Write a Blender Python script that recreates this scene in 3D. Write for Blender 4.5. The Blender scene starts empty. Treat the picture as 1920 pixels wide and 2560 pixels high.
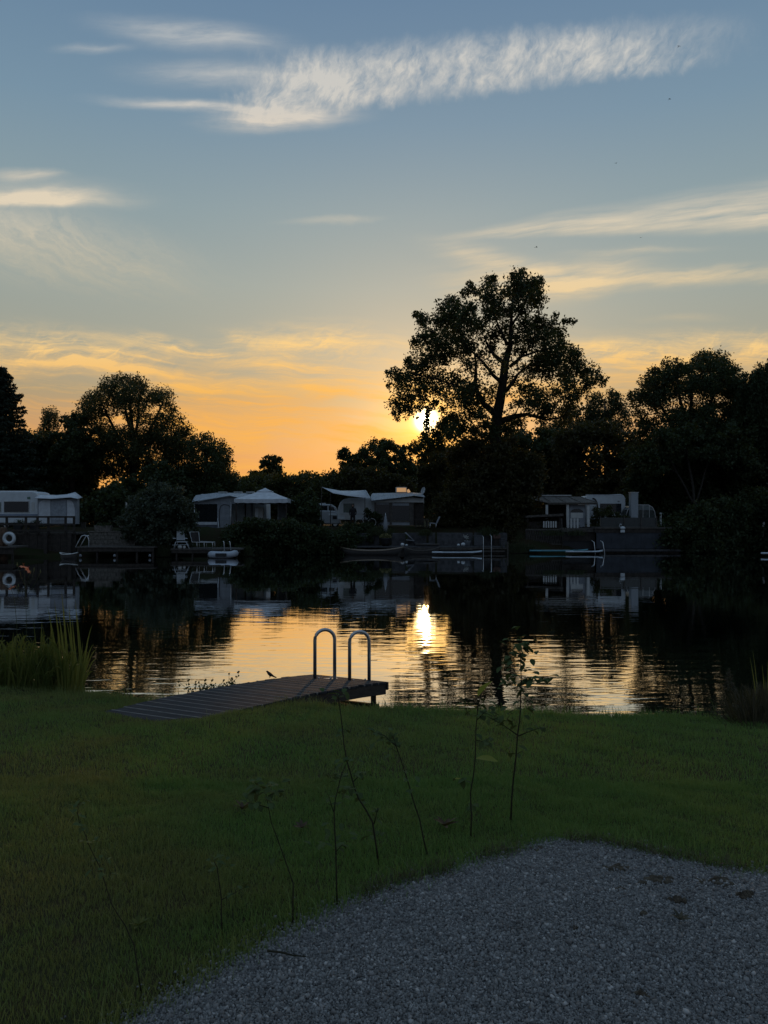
import bpy, math, random
import numpy as np
from mathutils import Vector, Matrix
random.seed(7); RNG = np.random.default_rng(7)
SC = bpy.context.scene
COL = SC.collection
R = math.radians
# ---------------------------------------------------------------- measured camera (photo 1920 x 2560, eye 2.5 m above the water)
F, CX, HZ, EYE = 1900.0, 960.0, 1299.0, 2.5
def X(px, Y): return (px - CX) / F * Y
def Z(py, Y): return EYE - (py - HZ) / F * Y
def M(n, Y): return n / F * Y
cam_d = bpy.data.cameras.new('camera'); cam = bpy.data.objects.new('camera', cam_d); COL.objects.link(cam)
cam_d.sensor_fit = 'HORIZONTAL'; cam_d.sensor_width = 36; cam_d.lens = 36 * F / 1920
cam_d.shift_y = (HZ - 1280) / 1920
cam_d.clip_start = 0.05; cam_d.clip_end = 5000
cam.location = (0, 0, EYE); cam.rotation_euler = (R(90), 0, 0)
SC.camera = cam
SC.view_settings.view_transform = 'Standard'; SC.view_settings.look = 'None'
SC.view_settings.exposure = 0; SC.view_settings.gamma = 1; SC.view_settings.use_curve_mapping = False
SC.cycles.use_denoising = True
SC.cycles.max_bounces = 8; SC.cycles.diffuse_bounces = 3; SC.cycles.glossy_bounces = 4
SC.cycles.transmission_bounces = 4; SC.cycles.transparent_max_bounces = 8
SC.cycles.sample_clamp_indirect = 6; SC.cycles.caustics_reflective = False; SC.cycles.caustics_refractive = False

# ---------------------------------------------------------------- small language for shader maths
class E:
    def __init__(s, nt, sock): s.nt, s.s = nt, sock
    def _m(s, op, b=None, c=None, clamp=False):
        n = s.nt.nodes.new('ShaderNodeMath'); n.operation = op; n.use_clamp = clamp
        s.nt.links.new(s.s, n.inputs[0])
        for i, v in ((1, b), (2, c)):
            if v is None: continue
            if isinstance(v, E): s.nt.links.new(v.s, n.inputs[i])
            else: n.inputs[i].default_value = v
        return E(s.nt, n.outputs[0])
    def __add__(s, b): return s._m('ADD', b)
    __radd__ = __add__
    def __sub__(s, b): return s._m('SUBTRACT', b)
    def __rsub__(s, b): return s._m('MULTIPLY', -1.0)._m('ADD', b)
    def __mul__(s, b): return s._m('MULTIPLY', b)
    __rmul__ = __mul__
    def __truediv__(s, b): return s._m('DIVIDE', b)
    def mx(s, b): return s._m('MAXIMUM', b)
    def mn(s, b): return s._m('MINIMUM', b)
    def ab(s): return s._m('ABSOLUTE')
    def pw(s, b): return s._m('POWER', b)
    def clamp(s): return s._m('ADD', 0.0, clamp=True)
    def exp(s): return s._m('EXPONENT')
    def sqrt(s): return s._m('SQRT')
    def step(s, a, b):       # smoothstep from a to b (a may exceed b)
        n = s.nt.nodes.new('ShaderNodeMapRange'); n.interpolation_type = 'SMOOTHSTEP'
        lo, hi, t0, t1 = (a, b, 0, 1) if a < b else (b, a, 1, 0)
        n.inputs['From Min'].default_value = lo; n.inputs['From Max'].default_value = hi
        n.inputs['To Min'].default_value = t0; n.inputs['To Max'].default_value = t1
        s.nt.links.new(s.s, n.inputs['Value']); return E(s.nt, n.outputs[0])
def comb(nt, x, y, z=0.0):
    n = nt.nodes.new('ShaderNodeCombineXYZ')
    for i, v in enumerate((x, y, z)):
        if isinstance(v, E): nt.links.new(v.s, n.inputs[i])
        else: n.inputs[i].default_value = v
    return E(nt, n.outputs[0])
def noise(nt, vec, scale=1.0, detail=4.0, rough=.55, dist=0.0):
    n = nt.nodes.new('ShaderNodeTexNoise'); n.noise_dimensions = '3D'
    n.inputs['Scale'].default_value = scale; n.inputs['Detail'].default_value = detail
    n.inputs['Roughness'].default_value = rough; n.inputs['Distortion'].default_value = dist
    if vec is not None: nt.links.new(vec.s, n.inputs['Vector'])
    return E(nt, n.outputs['Fac'])
def ramp(nt, fac, stops, interp='LINEAR'):
    n = nt.nodes.new('ShaderNodeValToRGB'); n.color_ramp.interpolation = interp
    el = n.color_ramp.elements
    while len(el) < len(stops): el.new(0.5)
    for e, (p, c) in zip(el, stops): e.position = p; e.color = (*c, 1)
    nt.links.new(fac.s, n.inputs[0]); return E(nt, n.outputs[0])
def mixc(nt, fac, a, b, mode='MIX'):
    n = nt.nodes.new('ShaderNodeMix'); n.data_type = 'RGBA'; n.blend_type = mode; n.clamp_factor = True
    for i, v in ((0, fac), (6, a), (7, b)):
        if isinstance(v, E): nt.links.new(v.s, n.inputs[i])
        elif i == 0: n.inputs[0].default_value = v
        else: n.inputs[i].default_value = (*v, 1)
    return E(nt, n.outputs[2])
def lin(r, g, b):
    f = lambda c: (c / 255 / 12.92) if c / 255 <= .04045 else ((c / 255 + .055) / 1.055) ** 2.4
    return (f(r), f(g), f(b))
# ---------------------------------------------------------------- sky, clouds, sun
SUN_PX, SUN_PY = 1066.0, 1050.0
SUN_AZ = math.atan2(SUN_PX - CX, F)                # to the right of +Y
SUN_EL = math.atan2((HZ - SUN_PY) / F * math.cos(SUN_AZ), 1.0)
SUN_DIR = Vector((math.sin(SUN_AZ) * math.cos(SUN_EL), math.cos(SUN_AZ) * math.cos(SUN_EL), math.sin(SUN_EL)))
W_ = bpy.data.worlds.new("World"); SC.world = W_; W_.use_nodes = True
def build_sky():
    nt = W_.node_tree; nt.nodes.clear()
    out = nt.nodes.new('ShaderNodeOutputWorld'); bg = nt.nodes.new('ShaderNodeBackground')
    nt.links.new(bg.outputs[0], out.inputs[0]); bg.inputs[1].default_value = 0.1
    tc = nt.nodes.new('ShaderNodeTexCoord'); sep = nt.nodes.new('ShaderNodeSeparateXYZ')
    nt.links.new(tc.outputs['Generated'], sep.inputs[0])
    dx, dy, dz = (E(nt, sep.outputs[i]) for i in range(3))
    west = dy.mx(0.08)
    U = dx / west * (F / 1000) + CX / 1000          # where a direction lies on a plane facing west, in thousandths
    V = HZ / 1000 - dz / west * (F / 1000)
    front = dy.step(0.1, 0.35)
    # physical sky
    sky = nt.nodes.new('ShaderNodeTexSky'); sky.sky_type = 'NISHITA'; sky.sun_disc = False
    sky.sun_elevation = SUN_EL; sky.sun_rotation = SUN_AZ
    sky.air_density = 1.3; sky.dust_density = 2.0; sky.ozone_density = 2.5; sky.altitude = 40
    nish = E(nt, sky.outputs[0])
    # evening colours of the air by height above the horizon (west) and for the half turned from the sun (east)
    el = dz.mx(0.0)
    k = 1 / .75
    westc = ramp(nt, el * k, [(0.00 * k, lin(200, 112, 68)), (0.055 * k, lin(216, 134, 76)), (0.105 * k, lin(206, 150, 98)), (0.155 * k, lin(176, 154, 118)),
        (0.215 * k, lin(162, 162, 146)), (0.29 * k, lin(154, 165, 160)), (0.37 * k, lin(140, 160, 166)),
        (0.46 * k, lin(120, 148, 168)), (0.57 * k, lin(102, 132, 161)), (0.75 * k, lin(122, 152, 182))])
    eastc = ramp(nt, el, [(0.0, lin(92, 100, 114)), (0.15, lin(106, 116, 132)), (0.4, lin(118, 134, 153)), (1.0, lin(126, 152, 178))])
    air = mixc(nt, dy.step(-0.35, 0.75), eastc, westc)
    nis = mixc(nt, 1.0, nish, (0.085, 0.085, 0.085), 'MULTIPLY')
    base = mixc(nt, 0.12, air, nis)
    # ---- cirrus
    P = comb(nt, U, V, 0.0)
    warp = noise(nt, P, 6, 4, .55) - .5
    warp2 = noise(nt, comb(nt, U + 7.3, V * 2.0, 1.7), 4, 4, .55) - .5
    Uw, Vw = U + warp * .09, V + warp2 * .05
    streak = noise(nt, comb(nt, Uw * 3.5, Vw * 26, 0.4), 1.0, 7, .62)           # fibres lying along the horizon
    fine = noise(nt, comb(nt, Uw * 16, Vw * 60, 2.1), 1.0, 5, .6)
    def blob(cx, cy, hl, hw, slope, amp, bend=0.0, sharp=False):
        x = (Uw - cx) / hl
        t = (Vw - cy - (U - cx) * slope - x * x * bend) / hw
        r = x * x + t * t
        m = (r * -1.9).exp() * r.step(2.2, .8)
        if sharp: m = m * t.step(.95, .25) * 1.3
        return m * amp
    A = None
    def add(m):
        nonlocal A
        A = m if A is None else A + m
    s = (streak * 2.2 - .55).clamp() * .95 + (fine * 1.4 - .35).clamp() * .45
    wisps = blob(.49, .088, .25, .040, .10, .85)
    for b in ((.23, .122, .10, .014, -.03, .42), (.53, .185, .22, .038, .03, .60), (.50, .268, .26, .018, .06, 1.0),
              (.70, .296, .20, .034, -.06, 1.2), (.05, .432, .11, .016, .06, .7), (.11, .478, .25, .04, .06, .35),
              (.83, .553, .13, .010, -.09, .32), (1.71, .795, .12, .014, .02, .22)):
        wisps = wisps + blob(*b)
    wisps = wisps + blob(.08, .498, .235, .028, .01, 1.0, sharp=True)
    add(wisps * s)
    w_v = noise(nt, comb(nt, U * 9, V * 14, 21.0), 1.0, 4, .6) - .5
    # veil hanging under the left cloud, combed into curved fibres
    Cu = U - (V - .5) * (V - .5) * 6.0 + warp * .14 + w_v * .05
    comb1 = noise(nt, comb(nt, Cu * 22 + warp * 1.6, V * 9 + w_v * 3, 3.3), 1.0, 6, .62)
    veil = blob(.06, .59, .44, .11, .22, .85)
    add(veil * ((comb1 * 1.7 - .45).clamp() * .75 + .10))
    # right-hand streaks
    t = (V - (.592 - .095 * (U - 1.09)) + warp * .02) / ((U - 1.05).mx(.005) * .085 + .006)
    rs = noise(nt, comb(nt, U * 4 + V * 2, (V + .13 * U + warp * .02) * 46, 5.0), 1.0, 6, .6)
    add(t.step(-1.15, .3) * t.step(1.05, .3) * U.step(1.02, 1.32) * (rs * 1.9 - .42).clamp() * 1.0)
    bowl = blob(1.36, .708, .26, .055, -.1, 1.3, -.03) + blob(1.74, .688, .34, .03, -.04, .8) + blob(1.24, .655, .18, .04, .25, .7) + blob(1.6, .628, .2, .01, -.03, .25)
    bs = noise(nt, comb(nt, U * 5, (V + .12 * U + warp * .03) * 40, 8.0), 1.0, 6, .6)
    add(bowl * (bs * 2.6 - .65).clamp())
    # low sheets lit from below: long fibres drawn out along the horizon, curled where the wind turns
    w3 = noise(nt, comb(nt, U * 2.2, V * 3.2, 13.0), 1.0, 3, .55) - .5
    w4 = noise(nt, comb(nt, U * 7.0, V * 10, 17.0), 1.0, 4, .6) - .5
    Vs = V + w3 * .12 + w4 * .022 - (U - .5) * .06
    fib = noise(nt, comb(nt, U * 3.0 + w4 * .5, Vs * 42, 2.2), 1.0, 7, .66)
    broad = noise(nt, comb(nt, U * 1.6 + w3 * .6, Vs * 11, 6.6), 1.0, 4, .55)
    low = V.step(.80, .93)
    curl2 = noise(nt, comb(nt, Uw * 6 + w3, Vs * 34, 15.5), 1.0, 7, .68, 1.0)
    sheet = ((broad * 4.2 - 1.95).clamp() * .62 + (fib * 4.0 - 1.95).clamp() * .6 + (curl2 * 4 - 1.95).clamp() * .4 * broad.step(.35, .6)) * low
    lows = blob(.80, .872, .24, .065, .02, .9) + blob(.14, .875, .42, .06, .13, .85) + blob(.46, .872, .13, .02, .22, .8) \
         + blob(1.75, .88, .40, .055, -.05, .8) + blob(1.5, .875, .12, .03, 0, .6) + blob(.60, .845, .06, .02, .1, .5)
    curl = noise(nt, comb(nt, Uw * 9, V * 24 + warp * 2.4 + Uw * 3, 5.5), 1.0, 7, .66, .8)
    add(sheet + lows * ((fib * 3.4 - 1.4).clamp() * .8 + (curl * 3.8 - 1.6).clamp() * .95))
    add(V.step(.98, 1.12) * .22 * (broad * 2 - .5).clamp())
    # the ribbed band
    c = .216 - .107 * (U - .69)
    bandw = .086 - .016 * (U - .69)
    edge = noise(nt, comb(nt, U * 22, V * 12, 6.0), 1.0, 4, .6) - .5
    tb = (V - c) / bandw + edge * .75
    Up = U + V * .45                                  # ribs lean to the right
    r1 = noise(nt, comb(nt, Up * 24 + warp * 4.0, (V - U * .3) * 9, 4.0), 1.0, 6, .66)
    r2 = noise(nt, comb(nt, Up * 60, V * 38, 9.0), 1.0, 4, .6)
    puffs = noise(nt, comb(nt, U * 7, V * 7, 11.0), 1.0, 3, .5)
    band = tb.step(-1.25, -.15) * tb.step(1.15, .5) * (U + edge * .22 + (V - .2) * .45 + warp * .12).step(.57, .74) * (U + edge * .18).step(1.92, 1.45)
    add(band * ((r1 * 3.2 - 1.15).clamp() * .80 + (r2 * 1.8 - .45).clamp() * .38 + .10) * (puffs * 1.9 + .12))
    A = (A * front).clamp().mn(.94)
    cloudc = ramp(nt, V, [(.0, lin(196, 198, 196)), (.25, lin(208, 204, 196)), (.35, lin(226, 212, 192)), (.55, lin(228, 212, 184)), (.72, lin(236, 208, 160)),
                          (.86, lin(248, 207, 138)), (.98, lin(248, 186, 94)), (1.0, lin(248, 180, 88))])
    col = mixc(nt, A, base, cloudc)
    # ---- the low sun and the bright air round it (it gives off light: a compact core and two haloes)
    dot = dx * SUN_DIR.x + dy * SUN_DIR.y + dz * SUN_DIR.z
    a2 = ((1.0 - dot) * 2.0).mx(0.0)                  # angle squared
    ang = a2.sqrt()
    core = (a2 * (-1 / (.0095 ** 2))).exp() * 16.0
    hal1 = (ang * (-1 / .027)).exp() * 1.45
    hal2 = (ang * (-1 / .10)).exp() * .26
    def tint(f, c):
        n = nt.nodes.new('ShaderNodeVectorMath'); n.operation = 'SCALE'; n.inputs[0].default_value = c
        nt.links.new(f.s, n.inputs['Scale']); return E(nt, n.outputs[0])
    def vadd(a, b):
        n = nt.nodes.new('ShaderNodeVectorMath'); n.operation = 'ADD'
        nt.links.new(a.s, n.inputs[0]); nt.links.new(b.s, n.inputs[1]); return E(nt, n.outputs[0])
    col = vadd(vadd(vadd(col, tint(core, (1.0, .88, .55))), tint(hal1, (1.0, .52, .03))), tint(hal2, (1.0, .36, .02)))
    n = nt.nodes.new('ShaderNodeVectorMath'); n.operation = 'SCALE'; nt.links.new(col.s, n.inputs[0]); n.inputs['Scale'].default_value = 10.0
    nt.links.new(n.outputs[0], bg.inputs[0])
    W_.cycles.sampling_method = 'MANUAL'; W_.cycles.sample_map_resolution = 1024
build_sky()
sun_d = bpy.data.lights.new('sun', 'SUN'); sun = bpy.data.objects.new('sun', sun_d); COL.objects.link(sun)
sun_d.energy = 0.55; sun_d.angle = R(0.53); sun_d.color = (1.0, .55, .22)
sun.rotation_euler = (-SUN_DIR).to_track_quat('-Z', 'Y').to_euler(); sun.location = (3, 40, 30)
# ---------------------------------------------------------------- materials
MATS = {}
def mat(name, c, rough=.6, metal=0.0, var=.18, scale=6.0, bump=0.0, spec=.4, trans=0.0, c2=None, stretch=(1, 1, 1)):
    """painted / natural surface: its own colour with a little procedural unevenness and grain"""
    if name in MATS: return MATS[name]
    m = bpy.data.materials.new(name); m.use_nodes = True; nt = m.node_tree
    p = nt.nodes['Principled BSDF']; p.inputs['Roughness'].default_value = rough; p.inputs['Metallic'].default_value = metal
    p.inputs['Specular IOR Level'].default_value = spec
    tc = nt.nodes.new('ShaderNodeTexCoord'); mp = nt.nodes.new('ShaderNodeMapping'); mp.inputs['Scale'].default_value = stretch
    nt.links.new(tc.outputs['Object'], mp.inputs[0]); v = E(nt, mp.outputs[0])
    n = noise(nt, v, scale, 5, .6)
    c2 = c2 or tuple(x * (1 - var * 1.6) for x in c)
    col = mixc(nt, n.step(.3, .72), c2, tuple(min(1, x * (1 + var * .4)) for x in c))
    nt.links.new(col.s, p.inputs['Base Color'])
    if bump:
        b = nt.nodes.new('ShaderNodeBump'); b.inputs['Strength'].default_value = 1; b.inputs['Distance'].default_value = bump
        nt.links.new(noise(nt, v, scale * 4, 4, .6).s, b.inputs['Height']); nt.links.new(b.outputs[0], p.inputs['Normal'])
    MATS[name] = m; return m
def leaf_mat(name, c, c2, trans=.35, rough=.55, patch=0.0, patchc=None):
    """leaf or blade: colour differs blade by blade, some light comes through"""
    if name in MATS: return MATS[name]
    m = bpy.data.materials.new(name); m.use_nodes = True; nt = m.node_tree
    p = nt.nodes['Principled BSDF']; out = nt.nodes['Material Output']
    g = nt.nodes.new('ShaderNodeNewGeometry'); rnd = E(nt, g.outputs['Random Per Island'])
    col = mixc(nt, rnd, c, c2)
    if patchc:
        tc = nt.nodes.new('ShaderNodeTexCoord')
        pn = noise(nt, E(nt, tc.outputs['Object']), .75, 3, .55, .4)
        xs_ = nt.nodes.new('ShaderNodeSeparateXYZ'); nt.links.new(tc.outputs['Object'], xs_.inputs[0])
        side = E(nt, xs_.outputs[0]).step(1.2, -1.6) * .85 + .15       # the lawn is drier towards the left
        col = mixc(nt, pn.step(.36, .66) * patch * side, col, patchc)
    p.inputs['Roughness'].default_value = rough; p.inputs['Specular IOR Level'].default_value = .25
    nt.links.new(col.s, p.inputs['Base Color'])
    t = nt.nodes.new('ShaderNodeBsdfTranslucent'); nt.links.new(mixc(nt, .3, col, (.25, .22, .02)).s, t.inputs[0])
    mx = nt.nodes.new('ShaderNodeMixShader'); mx.inputs[0].default_value = trans
    nt.links.new(p.outputs[0], mx.inputs[1]); nt.links.new(t.outputs[0], mx.inputs[2]); nt.links.new(mx.outputs[0], out.inputs[0])
    MATS[name] = m; return m
def glass_mat(name, c=(.015, .018, .02), rough=.08):
    return mat(name, c, rough=rough, var=.1, spec=.6)

# ---------------------------------------------------------------- objects
WORLD = {}
def tag(o, label=None, cat=None, group=None, kind=None):
    if label: o['label'] = label
    if cat: o['category'] = cat
    if group: o['group'] = group
    if kind: o['kind'] = kind
    return o
def thing(name, label, cat, loc, group=None):
    o = bpy.data.objects.new(name, None); COL.objects.link(o); o.location = loc; WORLD[o.name] = Vector(loc)
    o.empty_display_size = .2
    return tag(o, label, cat, group)
def link_mesh(name, me, material, parent=None):
    o = bpy.data.objects.new(name, me); COL.objects.link(o)
    if material: me.materials.append(material)
    if parent is not None: o.parent = parent; WORLD[o.name] = WORLD[parent.name]
    else: WORLD[o.name] = Vector((0, 0, 0))
    return o
def np_mesh(name, V, faces, material, parent=None, smooth=False):
    """V (n,3), faces list of equal-size arrays (k, 3 or 4)"""
    V = np.asarray(V, np.float32)
    if parent is not None: V = V - np.array(WORLD[parent.name], np.float32)
    me = bpy.data.meshes.new(name)
    faces = faces if isinstance(faces, list) else [faces]
    idx = np.concatenate([f.ravel() for f in faces]).astype(np.int32)
    tot = np.concatenate([np.full(len(f), f.shape[1], np.int32) for f in faces])
    st = np.concatenate([[0], np.cumsum(tot)[:-1]]).astype(np.int32)
    me.vertices.add(len(V)); me.vertices.foreach_set('co', V.ravel())
    me.loops.add(len(idx)); me.loops.foreach_set('vertex_index', idx)
    me.polygons.add(len(tot)); me.polygons.foreach_set('loop_start', st); me.polygons.foreach_set('loop_total', tot)
    if smooth: me.polygons.foreach_set('use_smooth', np.ones(len(tot), bool))
    me.update(calc_edges=True)
    return link_mesh(name, me, material, parent)
class MB:
    def __init__(s): s.v, s.f = [], []
    def add(s, vs, fs):
        o = len(s.v); s.v += [tuple(v) for v in vs]; s.f += [tuple(i + o for i in f) for f in fs]; return s
    def box(s, x0, x1, y0, y1, z0, z1):
        return s.add([(x0, y0, z0), (x1, y0, z0), (x1, y1, z0), (x0, y1, z0), (x0, y0, z1), (x1, y0, z1), (x1, y1, z1), (x0, y1, z1)],
                     [(0, 3, 2, 1), (4, 5, 6, 7), (0, 1, 5, 4), (1, 2, 6, 5), (2, 3, 7, 6), (3, 0, 4, 7)])
    def prism(s, poly, y0, y1):               # outline in x, z drawn out along y
        n = len(poly)
        vs = [(x, y0, z) for x, z in poly] + [(x, y1, z) for x, z in poly]
        return s.add(vs, [tuple(range(n)), tuple(range(2 * n - 1, n - 1, -1))] + [(i, i + n, (i + 1) % n + n, (i + 1) % n) for i in range(n)])
    def tube(s, pts, r, n=6):
        pts = [Vector(p) for p in pts]; rs = r if isinstance(r, (list, tuple)) else [r] * len(pts)
        base = len(s.v); up = Vector((.31, .17, .93)); vs = []
        for i, p in enumerate(pts):
            t = (pts[min(i + 1, len(pts) - 1)] - pts[max(i - 1, 0)]).normalized()
            a = t.cross(up)
            if a.length < .05: a = t.cross(Vector((1, 0, 0)))
            a.normalize(); b = t.cross(a)
            vs += [p + (a * math.cos(k * math.tau / n) + b * math.sin(k * math.tau / n)) * rs[i] for k in range(n)]
        fs = [(i * n + k, i * n + (k + 1) % n, (i + 1) * n + (k + 1) % n, (i + 1) * n + k) for i in range(len(pts) - 1) for k in range(n)]
        fs += [tuple(range(n - 1, -1, -1)), tuple((len(pts) - 1) * n + k for k in range(n))]
        return s.add(vs, fs)
    def beam(s, p, q, w, h):
        p, q = Vector(p), Vector(q); t = (q - p).normalized(); side = t.cross(Vector((0, 0, 1)))
        side = Vector((1, 0, 0)) if side.length < .02 else side.normalized()
        up = side.cross(t).normalized(); vs = []
        for c in (p, q):
            for a, b in ((-1, -1), (1, -1), (1, 1), (-1, 1)): vs.append(c + side * a * w / 2 + up * b * h / 2)
        return s.add(vs, [(0, 1, 2, 3), (7, 6, 5, 4), (0, 4, 5, 1), (1, 5, 6, 2), (2, 6, 7, 3), (3, 7, 4, 0)])
    def lathe(s, c, prof, n=16):              # profile of (radius, height)
        vs = [(c[0] + r * math.cos(k * math.tau / n), c[1] + r * math.sin(k * math.tau / n), c[2] + z) for r, z in prof for k in range(n)]
        fs = [(i * n + k, i * n + (k + 1) % n, (i + 1) * n + (k + 1) % n, (i + 1) * n + k) for i in range(len(prof) - 1) for k in range(n)]
        fs += [tuple(range(n - 1, -1, -1)), tuple((len(prof) - 1) * n + k for k in range(n))]
        return s.add(vs, fs)
    def ball(s, c, rx, ry, rz, n=12, m=8):
        return s.lathe_scaled(c, rx, ry, rz, n, m)
    def lathe_scaled(s, c, rx, ry, rz, n, m):
        vs = []
        for i in range(m + 1):
            a = math.pi * (i / m - .5); r = max(math.cos(a), .02)
            vs += [(c[0] + rx * r * math.cos(k * math.tau / n), c[1] + ry * r * math.sin(k * math.tau / n), c[2] + rz * math.sin(a)) for k in range(n)]
        fs = [(i * n + k, i * n + (k + 1) % n, (i + 1) * n + (k + 1) % n, (i + 1) * n + k) for i in range(m) for k in range(n)]
        fs += [tuple(range(n - 1, -1, -1)), tuple(m * n + k for k in range(n))]
        return s.add(vs, fs)
    def torus(s, c, R1, r, n=24, m=8, axis='y'):
        vs = []
        for i in range(n):
            a = i * math.tau / n
            for k in range(m):
                b = k * math.tau / m; q = R1 + r * math.cos(b); h = r * math.sin(b)
                vs.append((c[0] + q * math.cos(a), c[1] + h, c[2] + q * math.sin(a)) if axis == 'y' else (c[0] + q * math.cos(a), c[1] + q * math.sin(a), c[2] + h))
        return s.add(vs, [(i * m + k, ((i + 1) % n) * m + k, ((i + 1) % n) * m + (k + 1) % m, i * m + (k + 1) % m) for i in range(n) for k in range(m)])
    def grid(s, rows, thick=0.0):             # rows of points -> sheet, optionally with a thickness downward
        nr, nc = len(rows), len(rows[0])
        vs = [p for r in rows for p in r]
        fs = [(i * nc + k, i * nc + k + 1, (i + 1) * nc + k + 1, (i + 1) * nc + k) for i in range(nr - 1) for k in range(nc - 1)]
        if thick:
            n = nr * nc; vs += [(p[0], p[1], p[2] - thick) for p in vs]
            fs += [tuple(n + j for j in reversed(f)) for f in list(fs)]
            rim = [k for k in range(nc)] + [i * nc + nc - 1 for i in range(1, nr)] + [(nr - 1) * nc + k for k in range(nc - 2, -1, -1)] + [i * nc for i in range(nr - 2, 0, -1)]
            fs += [(rim[(j + 1) % len(rim)], rim[j], rim[j] + n, rim[(j + 1) % len(rim)] + n) for j in range(len(rim))]
        return s.add(vs, fs)
    def build(s, name, material, parent=None, smooth=False, bevel=0.0, label=None):
        o0 = WORLD[parent.name] if parent is not None else Vector((0, 0, 0))
        me = bpy.data.meshes.new(name)
        me.from_pydata([(x - o0.x, y - o0.y, z - o0.z) for x, y, z in s.v], [], s.f); me.update()
        if smooth: me.polygons.foreach_set('use_smooth', [True] * len(me.polygons))
        o = link_mesh(name, me, material, parent)
        if bevel:
            b = o.modifiers.new('edge', 'BEVEL'); b.width = bevel; b.segments = 1; b.limit_method = 'ANGLE'
        if label: o['label'] = label
        return o
def leaf_cards(P, size, rng, flat=0.0, droop=0.0, aspect=.6):
    """one kite-shaped leaf card at every point; size may be an array. Returns verts, quads"""
    n = len(P); size = np.broadcast_to(np.asarray(size, float), (n,))[:, None]
    a = rng.normal(size=(n, 3)); a[:, 2] = a[:, 2] * (1 - flat) - droop; a /= np.linalg.norm(a, axis=1)[:, None] + 1e-9
    b = rng.normal(size=(n, 3)); b -= (b * a).sum(1)[:, None] * a; b /= np.linalg.norm(b, axis=1)[:, None] + 1e-9
    V = np.empty((n, 4, 3)); V[:, 0] = P - a * size * .5; V[:, 1] = P + b * size * aspect * .5 - a * size * .05; V[:, 2] = P + a * size * .5; V[:, 3] = P - b * size * aspect * .5 - a * size * .05
    c = np.cross(a, b) * size * .12; V[:, 1] += c; V[:, 3] += c
    return V.reshape(-1, 3), np.arange(n * 4).reshape(n, 4)
# ---------------------------------------------------------------- near bank: lawn, gravel, water
EDGE = [(-60, 16), (-14, 12.5), (-7, 10.4), (-4.9, 9.75), (-3.9, 9.3), (-3.2, 8.95), (-2.4, 8.7), (-1.3, 8.55), (0, 8.4), (1.2, 8.2), (2.27, 7.98), (3.2, 8.1), (4.0, 7.9), (6, 8.0), (14, 9), (60, 14)]
ex = np.array([p[0] for p in EDGE], float); ey = np.array([p[1] for p in EDGE], float)
def edge_y(x): return np.interp(x, ex, ey)
def wob(x, y): return .012 * np.sin(x * 2.1 + y * 1.3) + .010 * np.sin(x * 4.7 - y * 3.1 + 1) + .006 * np.sin(x * 9.1 + y * 7.7)
def ground_z(x, y):
    x = np.asarray(x, float); y = np.asarray(y, float)
    e = edge_y(x); t = np.clip((y - 3.3) / (e - 3.3), 0, 1)
    z = .88 - .43 * (t * .8 + .2 * t * t) + wob(x, y) * np.clip((y - 3.0) / 1.5, .25, 1)
    over = np.clip((y - e + .05) / .45, 0, 1); z = z - over * over * 1.1 - np.clip(y - e - .4, 0, 3) * .3
    return z
PAD = [(.88, 4.0), (.60, 3.81), (.33, 3.62), (.09, 3.45), (-.18, 3.22), (-.42, 2.96), (-.60, 2.75), (-.82, 2.46), (-1.25, 2.0), (-2.2, .9), (-3.0, -1.0), (-3.0, -6), (7, -6), (7, 1.6), (4.2, 2.75), (2.6, 3.26), (1.78, 3.54), (1.44, 3.70), (1.12, 3.92)]
def inside(poly, x, y):
    x = np.asarray(x); y = np.asarray(y); r = np.zeros(x.shape, bool); n = len(poly)
    for i in range(n):
        (x0, y0), (x1, y1) = poly[i], poly[(i + 1) % n]
        c = ((y0 > y) != (y1 > y)) & (x < (x1 - x0) * (y - y0) / (y1 - y0 + 1e-12) + x0); r ^= c
    return r
def pad_dist(x, y):                       # distance to the pad's outline
    d = np.full(np.shape(x), 1e9); n = len(PAD)
    for i in range(n):
        a = np.array(PAD[i]); b = np.array(PAD[(i + 1) % n]); ab = b - a
        t = np.clip(((x - a[0]) * ab[0] + (y - a[1]) * ab[1]) / (ab @ ab), 0, 1)
        d = np.minimum(d, np.hypot(x - a[0] - t * ab[0], y - a[1] - t * ab[1]))
    return d
def pt_ground(px, py):                    # the spot of lawn or gravel seen at a pixel of the photo
    lo, hi = 1.5, 12.0
    for _ in range(40):
        y = (lo + hi) / 2
        if EYE - (py - HZ) / F * y > float(ground_z(X(px, y), y)): lo = y
        else: hi = y
    return Vector((X(px, y), y, float(ground_z(X(px, y), y))))
xs = np.concatenate([np.linspace(-60, -8, 27)[:-1], np.linspace(-8, 8, 129), np.linspace(8, 60, 27)[1:]])
ts = np.concatenate([np.linspace(-60, 0, 13)[:-1], np.linspace(0, 8, 65)[:-1], np.linspace(8, 18, 81)])
gx, gy = np.meshgrid(xs, ts); gz = ground_z(gx, gy) - .02
nr, nc = gx.shape; q = np.arange(nr * nc).reshape(nr, nc)
quads = np.stack([q[:-1, :-1], q[:-1, 1:], q[1:, 1:], q[1:, :-1]], -1).reshape(-1, 4)
soil = mat('lawn_soil', (.035, .042, .015), rough=.95, c2=(.045, .034, .016), scale=3, bump=.02, spec=.1)
tag(np_mesh('lawn', np.stack([gx, gy, gz], -1).reshape(-1, 3), quads, soil, smooth=True), kind='structure')
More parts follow.
